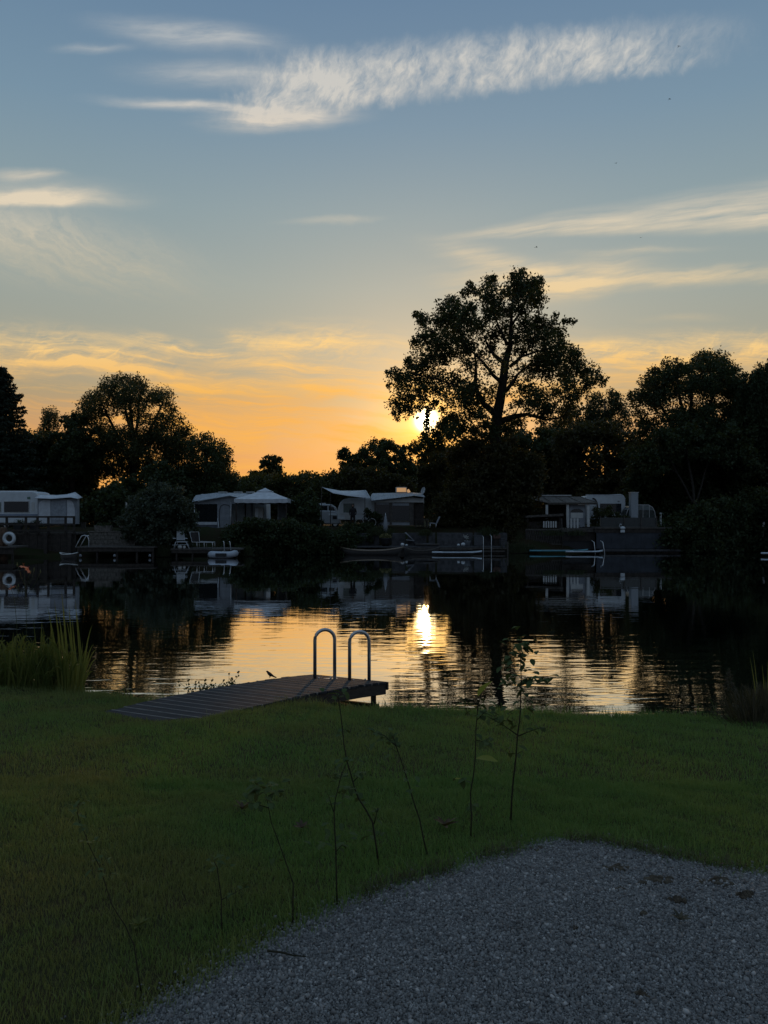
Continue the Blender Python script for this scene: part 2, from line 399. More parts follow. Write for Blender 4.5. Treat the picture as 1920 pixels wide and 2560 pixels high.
# gravel sheet with its ragged rim
pad_mat = mat('gravel_bed', (.16, .16, .16), rough=.9, c2=(.08, .08, .08), scale=90, bump=.008, spec=.2)
pgx, pgy = np.meshgrid(np.arange(-3.05, 7.05, .05), np.arange(-6.05, 4.1, .05)); nr, nc = pgx.shape; q = np.arange(nr * nc).reshape(nr, nc)
quads = np.stack([q[:-1, :-1], q[:-1, 1:], q[1:, 1:], q[1:, :-1]], -1).reshape(-1, 4); cxm = pgx.ravel()[quads].mean(1); cym = pgy.ravel()[quads].mean(1); quads = quads[inside(PAD, cxm, cym)]
used = np.unique(quads); remap = np.zeros(nr * nc, int); remap[used] = np.arange(len(used))
PV = np.stack([pgx, pgy, ground_z(pgx, pgy) - .016], -1).reshape(-1, 3)[used]
tag(np_mesh('gravel_path', PV, remap[quads], pad_mat, smooth=True), kind='structure')
# crushed stones
def stones(n):
    x = RNG.uniform(-2.6, 4.2, n * 3); y = RNG.uniform(1.5, 4.15, n * 3)
    d = pad_dist(x, y); ins = inside(PAD, x, y)
    ok = (ins | (d < RNG.exponential(.03, len(x)))) & (np.abs(x) < .56 * y + 1.4)
    x, y = x[ok][:n], y[ok][:n]; n = len(x)
    s = np.clip(RNG.lognormal(math.log(.0041), .34, n), .0022, .0115)
    z = ground_z(x, y) - .016 + s * RNG.uniform(-.1, .7, n)
    cube = np.array([(-1, -1, -1), (1, -1, -1), (1, 1, -1), (-1, 1, -1), (-1, -1, 1), (1, -1, 1), (1, 1, 1), (-1, 1, 1)], float)
    fq = np.array([(0, 3, 2, 1), (4, 5, 6, 7), (0, 1, 5, 4), (1, 2, 6, 5), (2, 3, 7, 6), (3, 0, 4, 7)])
    C = cube[None] * RNG.uniform(.55, 1.1, (n, 8, 3)) * np.stack([np.ones(n), RNG.uniform(.55, 1, n), RNG.uniform(.35, .8, n)], 1)[:, None]
    Q = RNG.normal(size=(n, 3, 3)); Q[:, 2, 2] += 2.2
    Q, _ = np.linalg.qr(Q); C = np.einsum('nij,nkj->nki', Q, C) * s[:, None, None]
    V = C + np.stack([x, y, z], 1)[:, None]
    return V.reshape(-1, 3), (fq[None] + (np.arange(n) * 8)[:, None, None]).reshape(-1, 4)
def stone_mat():
    m = bpy.data.materials.new('crushed_stone'); m.use_nodes = True; nt = m.node_tree; p = nt.nodes['Principled BSDF']
    g = nt.nodes.new('ShaderNodeNewGeometry'); r = E(nt, g.outputs['Random Per Island'])
    c = ramp(nt, r, [(0, (.105, .100, .096)), (.5, (.185, .178, .170)), (.93, (.255, .245, .235)), (1, (.42, .40, .38))])
    tc = nt.nodes.new('ShaderNodeTexCoord'); pn = noise(nt, E(nt, tc.outputs['Object']), 2.2, 4, .6)
    c = mixc(nt, pn.step(.55, .75) * .35, c, (.13, .115, .10))
    nt.links.new(c.s, p.inputs['Base Color']); p.inputs['Roughness'].default_value = .75; p.inputs['Specular IOR Level'].default_value = .3
    return m
V_, F_ = stones(280000)
tag(np_mesh('gravel', V_, F_, stone_mat()), kind='stuff')
# earth clods washed over the gravel
clod_m = mat('earth_clod', (.115, .095, .070), rough=1, var=.4, scale=30, bump=.01, spec=.1)
def clod(px, py, w, h, label):
    g = pt_ground(px, py); mb = MB(); t = thing('earth_clod', label, 'clod', g, 'earth clods on the gravel')
    for k in range(16):
        a = random.uniform(0, math.tau); r = random.random() ** .8 * .9
        mb.ball((g.x + math.cos(a) * r * w, g.y + math.sin(a) * r * w * .7, g.z - .014), random.uniform(.16, .34) * w, random.uniform(.16, .34) * w, random.uniform(.45, .85) * h * (1.1 - r * .5), 8, 5)
    o = mb.build('clod', clod_m, t, smooth=True)
    tx = bpy.data.textures.get('lump') or bpy.data.textures.new('lump', 'CLOUDS'); tx.noise_scale = .03
    d = o.modifiers.new('sub', 'SUBSURF'); d.levels = d.render_levels = 1
    d = o.modifiers.new('lump', 'DISPLACE'); d.texture = tx; d.strength = .02; d.texture_coords = 'GLOBAL'
for a in ((1545, 2165, .07, .022, 'flat brown earth clod on the gravel, farthest back of the big ones'), (1640, 2195, .085, .025, 'widest brown earth clod on the gravel'),
          (1790, 2198, .08, .022, 'brown earth clod near where the gravel meets the lawn, right side'), (1690, 2245, .045, .03, 'small peaked earth clod in front of the widest clod'),
          (1862, 2232, .05, .03, 'brown peaked clod next to the photo\'s right border'), (1545, 2215, .035, .014, 'low small clod left of the peaked one'),
          (1612, 2278, .03, .012, 'dark sliver of earth lying farther down the gravel'), (1612, 2478, .035, .018, 'lone dark clump on the gravel closest to the camera'),
          (1438, 2312, .018, .02, 'tiny dark lump in the middle of the gravel'), (1350, 2115, .05, .015, 'dull clod at the gravel corner under the lawn')):
    clod(*a)
# ---- grass
DOCK_P1 = Vector((-.983, 10.38, 0)); DOCK_E = Vector((.903, -.430, 0)); DOCK_A = Vector((-.6, -.8, 0)); DOCK_W = 1.117
def dock_z(s): return float(np.interp(s, [0, .5, 1.0, 1.5, 2.0, 2.5, 3.0, 3.4], [.385, .435, .472, .498, .515, .525, .524, .512]))
DOCK_POLY = [tuple((DOCK_P1 + DOCK_E * u + DOCK_A * s).xy) for u, s in ((-.03, -.1), (DOCK_W - .02, -.1), (DOCK_W - .02, 3.25), (-.03, 3.25))]
blade_m = leaf_mat('grass_blade', (.090, .205, .048), (.168, .280, .080), trans=.35, patch=.62, patchc=(.225, .185, .070))
def grass(n, ymin, ymax, hmin, hmax, w, keep=None, lean=.35):
    y = np.sqrt(RNG.uniform(ymin ** 2, ymax ** 2, n)); x = RNG.uniform(-.60, .60, n) * y + RNG.uniform(-1.3, 1.3, n)
    e = edge_y(x); d = pad_dist(x, y); ins = inside(PAD, x, y)
    ok = (y < e + RNG.uniform(-.02, .16, n)) & ~inside(DOCK_POLY, x, y) & (~ins | (d < RNG.exponential(.025, n)))
    if keep is not None: ok &= keep(x, y, d, e)
    x, y = x[ok], y[ok]; n = len(x); z = ground_z(x, y) - .025
    tuft = .75 + .5 * (np.sin(x * 11 + np.sin(y * 9) * 2) * np.sin(y * 13 + np.sin(x * 7) * 2) * .5 + .5)
    h = RNG.uniform(hmin, hmax, n) * tuft; a = RNG.uniform(0, math.tau, n); l = np.abs(RNG.normal(0, lean, n)) * h + .1 * h
    b = RNG.uniform(0, math.tau, n); ww = w * RNG.uniform(.6, 1.25, n)
    dx, dy = np.cos(a) * l, np.sin(a) * l; sx, sy = np.cos(b) * ww / 2, np.sin(b) * ww / 2
    V = np.empty((n, 5, 3))
    V[:, 0] = np.stack([x - sx, y - sy, z], 1); V[:, 1] = np.stack([x + sx, y + sy, z], 1)
    V[:, 2] = np.stack([x + sx * .8 + dx * .35, y + sy * .8 + dy * .35, z + h * .6], 1); V[:, 3] = np.stack([x - sx * .8 + dx * .35, y - sy * .8 + dy * .35, z + h * .6], 1)
    V[:, 4] = np.stack([x + dx, y + dy, z + h * .97], 1)
    i = np.arange(n)[:, None] * 5
    return V.reshape(-1, 3), i + np.array([[0, 1, 2, 3]]), i + np.array([[3, 2, 4]])
def merge(parts):
    Vs, Q, T, o = [], [], [], 0
    for V, q_, t_ in parts: Vs.append(V); Q.append(q_ + o); T.append(t_ + o); o += len(V)
    return np.concatenate(Vs), [np.concatenate(Q), np.concatenate(T)]
g_parts = [grass(290000, 1.7, 5.2, .022, .042, .0028), grass(215000, 5.0, 9.9, .026, .05, .0046),
           grass(30000, 1.7, 4.6, .055, .125, .0030, keep=lambda x, y, d, e: (d < .16) & (RNG.random(len(x)) < np.exp(-d / .07)), lean=.5),
           grass(60000, 6.5, 10.6, .05, .125, .0045, keep=lambda x, y, d, e: (e - y < .35) & (RNG.random(len(x)) < .75), lean=.4),
           grass(9000, 7.0, 10.6, .12, .24, .005, keep=lambda x, y, d, e: (e - y < .12) & (np.sin(x * 4.1) + np.sin(x * 9.7) > .2), lean=.5),
           grass(2200, 2.0, 8.5, .07, .12, .004, keep=lambda x, y, d, e: np.sin(x * 3) * np.sin(y * 2.3 + x) > .2)]
V_, FF = merge(g_parts)
tag(np_mesh('grass', V_, FF, blade_m), kind='stuff')
straw_m = leaf_mat('dry_clipping', (.055, .045, .026), (.10, .08, .045), trans=.1)
V_, Q_, T_ = grass(160000, 2.0, 4.4, .02, .055, .003, keep=lambda x, y, d, e: (d < .075) & (x > -.2) & (np.sin(x * 5 + 1) + np.sin(x * 13) > -.5), lean=1.3)
tag(np_mesh('dry_grass', V_, [Q_, T_], straw_m), kind='stuff')
# ---- water
def water_mat():
    m = bpy.data.materials.new('lake_water'); m.use_nodes = True; nt = m.node_tree; nt.nodes.clear()
    out = nt.nodes.new('ShaderNodeOutputMaterial')
    tc = nt.nodes.new('ShaderNodeTexCoord'); sp = nt.nodes.new('ShaderNodeSeparateXYZ'); nt.links.new(tc.outputs['Object'], sp.inputs[0])
    x, y = E(nt, sp.outputs[0]), E(nt, sp.outputs[1])
    n1 = noise(nt, comb(nt, x * .75 + y * .12, y * 2.7), 1.0, 2, .45, .25)
    n2 = noise(nt, comb(nt, x * 1.5 - y * .2, y * 6.0, 3.0), 1.0, 2, .5)
    near = y.step(28, 11.5) * .9 + .10
    n3 = noise(nt, comb(nt, x * .35, y * .6, 7.0), 1.0, 2, .5)
    calm = noise(nt, comb(nt, x * .08, y * .10, 2.0), 1.0, 2, .5).step(.35, .65)
    h = (n1 * .0060 + n2 * .0034 * (calm * .7 + .5)) * near + n3 * .004
    b = nt.nodes.new('ShaderNodeBump'); b.inputs['Strength'].default_value = 1; b.inputs['Distance'].default_value = 1.0
    nt.links.new(h.s, b.inputs['Height'])
    fr = nt.nodes.new('ShaderNodeFresnel'); fr.inputs[0].default_value = 1.33; nt.links.new(b.outputs[0], fr.inputs['Normal'])
    fac = (E(nt, fr.outputs[0]) * 1.5 + .42).clamp().mn(.94)
    d = nt.nodes.new('ShaderNodeBsdfDiffuse'); d.inputs[0].default_value = (.006, .009, .008, 1)
    g = nt.nodes.new('ShaderNodeBsdfGlossy'); g.inputs['Roughness'].default_value = .015; g.inputs[0].default_value = (.98, .98, .98, 1)
    nt.links.new(b.outputs[0], g.inputs['Normal'])
    mx = nt.nodes.new('ShaderNodeMixShader'); nt.links.new(fac.s, mx.inputs[0]); nt.links.new(d.outputs[0], mx.inputs[1]); nt.links.new(g.outputs[0], mx.inputs[2])
    nt.links.new(mx.outputs[0], out.inputs[0]); return m
mb = MB(); mb.grid([[(-260, 5, 0), (260, 5, 0)], [(-260, 140, 0), (260, 140, 0)]])
tag(mb.build('water', water_mat()), kind='structure')
# ---------------------------------------------------------------- dock with two hoop handrails
deck_m = mat('grey_decking', (.047, .049, .053), rough=.85, var=.3, scale=5, bump=.002, stretch=(1, 6, 1), spec=.12)
glint_m = mat('painted_edge_glint', (.24, .225, .21), rough=.7, var=.2, scale=9, spec=.2)  # pale colour paints the sky highlights along the plank edges
beam_m = mat('dark_timber', (.035, .028, .022), rough=.8, var=.3, scale=8, bump=.004, stretch=(1, 1, 4))
steel_m = mat('galvanised_steel', (.50, .49, .48), rough=.40, metal=1.0, var=.15, scale=12)
def dp(u, s, dz=0.0):
    p = DOCK_P1 + DOCK_E * u + DOCK_A * s; return Vector((p.x, p.y, dock_z(s) + dz))
dock = thing('dock', 'small grey plank dock running from the lawn out over the water', 'dock', dp(DOCK_W / 2, 2.6, -.2))
mb = MB(); pitch = .147
for k in range(22):
    s0, s1 = k * pitch + .007, (k + 1) * pitch - .007
    j = random.uniform(-.012, .012); du = random.uniform(-.018, .018)
    a, b, c, d = dp(du, s0, j * .3), dp(DOCK_W + du, s0, j * .3), dp(DOCK_W + du, s1, j * .3), dp(du, s1, j * .3)
    low = Vector((0, 0, -.03)); vs = [a + low, b + low, c + low, d + low, a, b, c, d]
    mb.add(vs, [(0, 1, 2, 3), (7, 6, 5, 4), (4, 5, 1, 0), (5, 6, 2, 1), (6, 7, 3, 2), (7, 4, 0, 3)])
mb.build('decking', deck_m, dock, bevel=.004)
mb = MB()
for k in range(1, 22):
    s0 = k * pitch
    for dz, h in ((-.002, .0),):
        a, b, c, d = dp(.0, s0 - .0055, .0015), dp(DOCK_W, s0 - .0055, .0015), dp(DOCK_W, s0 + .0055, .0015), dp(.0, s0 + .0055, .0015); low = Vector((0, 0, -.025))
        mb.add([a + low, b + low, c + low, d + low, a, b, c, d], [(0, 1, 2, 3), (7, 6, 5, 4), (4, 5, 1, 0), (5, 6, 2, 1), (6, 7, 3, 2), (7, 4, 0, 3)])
mb.build('edge_glint_strips', glint_m, dock)  # thin strips stand in for light caught by the board edges
for u in (.03, DOCK_W - .03):
    mb = MB(); P = [dp(u, s, -.031) for s in np.linspace(0.0, 3.2, 14)]
    for a, b in zip(P[:-1], P[1:]):
        sx = DOCK_E * .03
        for_ = [a - sx, a + sx, b + sx, b - sx]; dn = Vector((0, 0, -.13))
        mb.add([p + dn for p in for_] + for_, [(0, 1, 2, 3), (7, 6, 5, 4), (0, 4, 5, 1), (1, 5, 6, 2), (2, 6, 7, 3), (3, 7, 4, 0)])
    mb.build('side_beam', beam_m, dock)
mb = MB(); mb.beam(dp(-.01, -.022, -.055), dp(DOCK_W + .015, -.022, -.055), .036, .10); mb.build('end_board', beam_m, dock)
for u, s in ((.08, .12), (DOCK_W - .10, .12), (.08, 1.35), (DOCK_W - .10, 1.35)):
    mb = MB(); p = dp(u, s, -.155); mb.box(p.x - .035, p.x + .035, p.y - .035, p.y + .035, -.9, p.z); mb.build('post', beam_m, dock)
mb = MB(); mb.beam(dp(.1, .2, -.30), dp(DOCK_W + .02, .2, -.30), .05, .06); mb.build('cross_beam', beam_m, dock)
mb = MB()
for k in range(5):
    mb.beam(dp(.30, .42 + k * .10, -.24 - k * .02), dp(DOCK_W - .06, .30 + k * .10, -.335 - k * .02), .085, .025)
mb.build('lower_step', deck_m, dock)
# handrails: each hoop stands on a foot plate by the end of the dock
def hoop(px, py0):
    Y = 9.97; z0 = Z(py0, Y); cx = X(px, Y); w, top, r = .262, .655, .0235
    dr = Vector((.97, .24, 0)); c = Vector((cx, Y, z0)); mb = MB(); P = [c - dr * w / 2]
    P.append(c - dr * w / 2 + Vector((0, 0, top - w / 2)))
    for k in range(1, 12):
        a = math.pi * (1 - k / 12); P.append(c + dr * (w / 2 * math.cos(a)) + Vector((0, 0, top - w / 2 + w / 2 * math.sin(a))))
    P += [c + dr * w / 2 + Vector((0, 0, top - w / 2)), c + dr * w / 2]
    o = mb.tube(P, r, 14).build('handrail', steel_m, dock, smooth=True)
    pl = MB(); pl.beam(c - dr * (w / 2 + .035) + Vector((0, 0, .006)), c + dr * (w / 2 + .035) + Vector((0, 0, .006)), .07, .012); pl.build('foot_plate', steel_m, o)
    for q in (-.3, .3): p = c + dr * (w * q); MB().lathe((p.x, p.y, p.z + .012), [(.013, 0), (.013, .012), (.008, .022), (.001, .024)], 8).build('bolt', steel_m, o, smooth=True)
hoop(812, 1699); hoop(898.5, 1704)
# ---- small bird on the dock's edge
def bird():
    Y = 9.75; c = Vector((X(676, Y), Y, Z(1686, Y)))
    me = bpy.data.meshes.new('songbird')
    pts = [(0, 0, 0, .020), (-.018, 0, .012, .022), (-.034, 0, .026, .016), (-.040, 0, .036, .0135), (-.047, 0, .038, .010), (-.060, 0, .036, .0025),
           (.022, 0, -.012, .015), (.042, 0, -.024, .007), (.070, 0, -.036, .0055), (.082, 0, -.041, .004)]
    feet = [(-.004, .010, -.018, .005), (-.006, .010, -.042, .002), (-.016, .010, -.045, .002), (-.004, -.010, -.018, .005), (-.006, -.010, -.042, .002), (-.016, -.010, -.045, .002)]
    vs = [p[:3] for p in pts + feet]; rs = [p[3] for p in pts + feet]
    ed = [(0, 1), (1, 2), (2, 3), (3, 4), (4, 5), (0, 6), (6, 7), (7, 8), (8, 9), (0, 10), (10, 11), (11, 12), (0, 13), (13, 14), (14, 15)]
    me.from_pydata(vs, ed, []); o = link_mesh('songbird', me, mat('bird_feathers', (.03, .024, .02), rough=.8, var=.4, scale=60))
    o.location = c; o.rotation_euler = (0, 0, R(-8))
    s = o.modifiers.new('skin', 'SKIN'); sv = me.skin_vertices[0].data
    for i, r in enumerate(rs): sv[i].radius = (r, r if i < 7 or i > 9 else r * 1.6)
    sv[0].use_root = True
    u = o.modifiers.new('sub', 'SUBSURF'); u.levels = u.render_levels = 2
    tag(o, 'little dark songbird perched on the dock\'s far edge', 'bird')
bird()
# ---------------------------------------------------------------- foreground plants
def blades(name, material, parent, specs, seg=7):
    """specs: (base, tip, width, bend vector). Long strap leaves folded along the middle"""
    mb = MB()
    for b, t, w, bend in specs:
        b, t, bend = Vector(b), Vector(t), Vector(bend)
        ax = (t - b).normalized(); side = ax.cross(Vector((random.uniform(-.4, .4), -1, 0))).normalized(); nrm = side.cross(ax)
        rows = []
        for i in range(seg + 1):
            f = i / seg; p = b.lerp(t, f) + bend * (4 * f * (1 - f)) * .5
            ww = w * (1 - f ** 2.2) * (.7 + .6 * f * (1 - f) * 2) / 2 + .0006
            rows.append([p - side * ww, p + nrm * ww * .35, p + side * ww])
        mb.grid(rows)
    return mb.build(name, material, parent)
reed_m = leaf_mat('reed_leaf', (.15, .18, .04), (.24, .24, .06), trans=.55)
lily_m = leaf_mat('lily_leaf', (.07, .10, .022), (.15, .165, .04), trans=.45)
def at(px, py, Y): return Vector((X(px, Y), Y, Z(py, Y)))
g = at(168, 1712, 9.35); g.z = .40
t = thing('iris_clump', 'tall upright yellow-green sword leaves at the water beside the lawn', 'reeds', g)
sp = []
for px, py in ((136, 1499), (154, 1478), (188, 1500), (118, 1514), (160, 1520), (172, 1510), (166, 1545), (146, 1530), (192, 1530), (180, 1540), (126, 1560), (176, 1570), (150, 1575), (200, 1600)):
    bx = 150 + (px - 118) * .75 + random.uniform(-6, 6); Y = 9.35 + random.uniform(-.12, .12)
    b = at(bx, 1712, Y); b.z = .38; sp.append((b, at(px, py, Y), .032, (random.uniform(-.03, .03), 0, 0)))
for px, py in ((243, 1625), (231, 1562), (235, 1610), (222, 1650), (246, 1650), (110, 1610), (120, 1640), (215, 1680), (240, 1690), (130, 1670)):
    Y = 9.3 + random.uniform(-.15, .15); b = at(180 + (px - 180) * .35, 1712, Y); b.z = .38
    sp.append((b, at(px, py, Y), .018, ((px - 180) * .0004, 0, .30)))
for k in range(70):
    Y = 9.3 + random.uniform(-.2, .2); px = random.gauss(172, 30); b = at(170 + (px - 170) * .6, 1715, Y); b.z = .36
    sp.append((b, at(px, random.uniform(1600, 1690), Y), .016, (random.uniform(-.05, .05), random.uniform(-.05, .05), .12)))
blades('foliage', reed_m, t, sp)
g = at(50, 1710, 9.5); g.z = .42
t = thing('daylily', 'daylily clump of arching leaves with orange flowers on tall stalks', 'flower', g)
sp = []
for k in range(540):
    Y = 9.5 + random.uniform(-.40, .35); bx = random.uniform(-60, 132) if k % 4 else random.uniform(90, 168); b = at(bx, 1705, Y); b.z = float(ground_z(b.x, min(Y, 9.6))) - .05
    if k < 34: tip = at(bx + random.gauss(8, 22), random.uniform(1548, 1625), Y); bend = (0, 0, .15)
    else: dxp = random.choice((-1, 1)) * random.uniform(15, 62); tip = at(bx + dxp, random.uniform(1625, 1715), Y + random.uniform(-.25, .2)); bend = (random.uniform(-.1, .1), random.uniform(-.1, .1), random.choice((.3, .4, .5, .62, .8)) * random.uniform(.8, 1.1))
    sp.append((b, tip, random.uniform(.014, .026), bend))
blades('foliage', lily_m, t, sp, 9)
stem_m = mat('green_stem', (.05, .065, .02), rough=.6)
petal_m = leaf_mat('orange_petal', (.85, .22, .10), (.88, .32, .16), trans=.35)
bud_m = mat('flower_bud', (.12, .13, .04), rough=.6)
def stalk(pxs, r=.0045):
    mb = MB(); P = [at(px, py, 9.4) for px, py in pxs]; mb.tube(P, [r * (1 - .5 * i / len(P)) for i in range(len(P))], 6); return mb
st = stalk([(66, 1690), (66, 1560), (64, 1480), (60, 1425)])
for br in ([(65, 1470), (52, 1440), (45, 1415)], [(65, 1480), (80, 1445), (84, 1427)], [(66, 1490), (90, 1455), (100, 1432)], [(65, 1465), (72, 1440), (76, 1432)]): st.v, st.f = st.v, st.f; s2 = stalk(br, .003); st.add(s2.v, s2.f)
for s2 in (stalk([(42, 1690), (42, 1560), (36, 1500), (28, 1472)], .004), stalk([(42, 1500), (46, 1480), (44, 1466)], .003)): st.add(s2.v, s2.f)
st.build('stalk', stem_m, t, smooth=True)
def flower(px, py, s, yaw):
    c = at(px, py, 9.38); mb = MB()
    for k in range(6):
        a = k * math.tau / 6 + .3; d = Vector((math.cos(a), math.sin(a) * .8, .0)); d = Matrix.Rotation(yaw, 3, 'Y') @ d
        n = Vector((math.sin(yaw), -.25, math.cos(yaw))); side = d.cross(n).normalized(); rows = []
        for i in range(5):
            f = i / 4; p = c + d * s * f + n * s * (.75 * f - .75 * f ** 2.4) - n * s * .3; w = s * .30 * math.sin(math.pi * min(1, .18 + f * .80)) + .0008
            rows.append([p - side * w, p + n * w * -.15, p + side * w])
        mb.grid(rows)
    o = mb.build('flower', petal_m, t, smooth=True)
    sm = MB()
    for k in range(5): sm.tube([c - Vector((0, 0, s * .2)), c + Vector((random.uniform(-.3, .3) * s, -.1 * s, s * .7))], .0009, 4)
    sm.build('stamen', petal_m, o)
flower(60, 1416, .062, .25); flower(70, 1424, .055, .9); flower(28, 1468, .058, -.5)
for px, py, s in ((43, 1412, .028), (85, 1424, .026), (101, 1429, .026), (77, 1430, .022), (46, 1464, .02), (41, 1470, .018)):
    c = at(px, py, 9.4); MB().lathe((c.x, c.y, c.z - s), [(.002, 0), (s * .25, s * .5), (s * .3, s), (s * .18, s * 1.7), (.001, s * 2.1)], 8).build('bud', bud_m, t, smooth=True)
# ---- sedge on the right with taller blades, and the seed spike beside it
sedge_m = leaf_mat('dry_sedge', (.042, .040, .026), (.085, .070, .045), trans=.2)
g = at(1890, 1800, 7.75); g.z = float(ground_z(g.x, g.y))
t = thing('sedge_tuft', 'shaggy brownish sedge tuft at the right edge of the lawn', 'grass tuft', g)
sp = []
for k in range(1100):
    Y = 7.75 + random.gauss(0, .18); a = random.gauss(0, 1); bx = 1898 + a * 26; b = at(bx, 1800, Y); b.z = .40
    px = bx + a * 22 + random.gauss(0, 16); tip = at(px, random.uniform(1700, 1790) + abs(a) * 10, Y + random.gauss(0, .14))
    sp.append((b, tip, .0055, (a * .03, random.uniform(-.06, .04), random.uniform(.05, .26))))
blades('foliage', sedge_m, t, sp, 5)
sp = []
for px, py, bx in ((1875, 1643, 1896), (1882, 1626, 1898), (1905, 1661, 1912), (1918, 1650, 1915), (1912, 1690, 1910), (1926, 1640, 1922), (1940, 1655, 1930), (1890, 1690, 1902)):
    b = at(bx, 1800, 7.9); b.z = .4; sp.append((b, at(px, py, 7.9), .012, (.02, 0, 0)))
blades('tall_foliage', reed_m, t, sp)
g = at(1826, 1786, 8.1); g.z = .35
t = thing('seed_spike', 'thin pale seed spike standing just left of the sedge', 'plant', g)
mb = MB(); top = at(1822, 1668, 8.1); mb.tube([g, g.lerp(top, .5) + Vector((.01, 0, 0)), top], [.004, .003, .001], 5); mb.build('stem', stem_m, t)
P = []
for k in range(420):
    f = random.random() ** .8; c = at(1822, 1672 + 52 * f, 8.1); r = .012 + .052 * f
    P.append((c.x + random.uniform(-1, 1) * r, c.y + random.uniform(-1, 1) * r, c.z + random.uniform(-.01, .01)))
V_, F_ = leaf_cards(np.array(P), .016, RNG); np_mesh('seed_head', V_, F_, sedge_m, t)
# ---- creeper on the dock's far side
g = at(500, 1735, 9.75); g.z = .30
t = thing('creeping_weed', 'creeping weed with round leaves climbing over the dock\'s side', 'plant', g)
creep_m = leaf_mat('weed_leaf', (.03, .05, .015), (.06, .08, .02), trans=.35); mb = MB(); P, S = [], []
for pts in ([(478, 1738), (465, 1720), (455, 1712), (447, 1704)], [(475, 1735), (470, 1715), (472, 1700)], [(490, 1732), (488, 1715), (488, 1706)], [(505, 1725), (500, 1712), (496, 1706)],
            [(520, 1722), (525, 1712), (530, 1701)], [(540, 1718), (555, 1708), (560, 1700)], [(560, 1712), (572, 1700), (573, 1684)], [(570, 1710), (585, 1702), (595, 1692), (596, 1680)], [(500, 1728), (512, 1712), (514, 1700)]):
    Q = [at(px, py, 9.62 + random.uniform(-.05, .1)) for px, py in pts]; mb.tube(Q, .0022, 5)
    for q_ in Q[1:-1]:
        for _ in range(3): P.append(q_ + Vector((random.uniform(-.03, .03), random.uniform(-.03, .03), random.uniform(-.02, .02)))); S.append(.035)
    for _ in range(3): P.append(Q[-1] + Vector((random.uniform(-.008, .008),) * 3)); S.append(.034)
for k in range(240):
    px = random.uniform(470, 590); py = 1738 - (px - 470) * .21 - abs(random.gauss(0, 7)); P.append(at(px, py, 9.62 + random.uniform(-.1, .1))); S.append(random.uniform(.02, .04))
mb.build('runner', stem_m, t); V_, F_ = leaf_cards(np.array(P), np.array(S), RNG, aspect=.9); np_mesh('foliage', V_, F_, creep_m, t)
# ---- young saplings planted along the gravel
sap_leaf = leaf_mat('sapling_leaf', (.050, .080, .026), (.085, .120, .042), trans=.2, rough=.9)
yel_leaf = leaf_mat('yellow_leaf', (.30, .33, .06), (.34, .35, .07), trans=.45)
bark_m = mat('sapling_bark', (.040, .036, .022), rough=.9, spec=.1)
def leaf(mb, c, d, L, W, curl=.2):
    d = d.normalized(); side = d.cross(Vector((random.uniform(-.3, .3), random.uniform(-.3, .3), 1))).normalized(); n = side.cross(d); rows = []
    for i in range(5):
        f = i / 4; w = W / 2 * math.sin(math.pi * (f * .94 + .03)) ** .8; p = c + d * L * f - n * curl * L * f * f
        rows.append([p - side * w + n * w * .3, p, p + side * w + n * w * .3])
    mb.grid(rows)
def sapling(label, path, twigs, tufts, r=.0045, yellow=(), lsize=.05):
    b = pt_ground(*path[0]); Y = b.y; t = thing('sapling', label, 'sapling', b, 'saplings along the gravel'); mb = MB(); lsize *= .82
    P = [b - Vector((0, 0, .02))] + [at(px, py, Y + .10 * i / len(path)) for i, (px, py) in enumerate(path[1:], 1)]
    Q = [P[0]]
    for a, c in zip(P[:-1], P[1:]):
        for f in (.5, 1): Q.append(a.lerp(c, f) + Vector((random.uniform(-.003, .003), random.uniform(-.004, .004), 0)))
    mb.tube(Q, [r * .60 * (1.25 - .75 * i / len(Q)) for i in range(len(Q))], 7)
    lf = MB()
    for tw in twigs:
        T = [at(px, py, Y + .08 + random.uniform(-.03, .03) * k) for k, (px, py) in enumerate(tw)]; mb.tube(T, [r * .5, r * .25] if len(T) == 2 else [r * .55] + [r * .35] * (len(T) - 2) + [r * .2], 5)
        for k in range(3 * len(T)):
            a = T[0].lerp(T[-1], random.uniform(.3, 1)); leaf(lf, a, Vector((random.uniform(-1, 1), random.uniform(-1, 1), random.uniform(-.4, .6))), lsize * random.uniform(.5, 1), lsize * .5)
    for px, py, sx, sy, n in tufts:
        for k in range(n):
            a = at(px + random.gauss(0, sx), py + random.gauss(0, sy), Y + .07 + random.uniform(-.07, .07))
            leaf(lf, a, Vector((random.uniform(-1, 1), random.uniform(-1, 1), random.uniform(-.5, .5))), lsize * random.uniform(.6, 1.2), lsize * .55)
    mb.build('stem', bark_m, t, smooth=True)
    lf.build('foliage', sap_leaf, t, smooth=True)
    if yellow:
        ym = MB()
        for px, py, dx, dz, L in yellow: leaf(ym, at(px, py, Y + .06), Vector((dx, -.35, dz)), L, L * .62, .1)
        ym.build('yellow_foliage', yel_leaf, t, smooth=True, label='large yellowish leaf')
sapling('thin bare sapling bending left over the lawn, leftmost of the row', [(353, 2468), (336, 2362), (312, 2314), (278, 2256), (249, 2169), (221, 2107), (199, 2058), (195, 2010)], [],
        [(196, 2008, 14, 6, 8), (205, 2065, 16, 5, 7), (216, 2105, 16, 4, 6), (238, 2150, 16, 6, 6), (246, 2175, 16, 8, 6), (196, 2035, 10, 4, 4)], .0032, lsize=.034)
sapling('shortest sapling, its side twig pointing right', [(556, 2324), (553, 2246), (541, 2169), (536, 2143)], [[(553, 2250), (580, 2236), (612, 2218)]], [(545, 2150, 16, 9, 12), (530, 2180, 6, 4, 3)], .0042, lsize=.042)
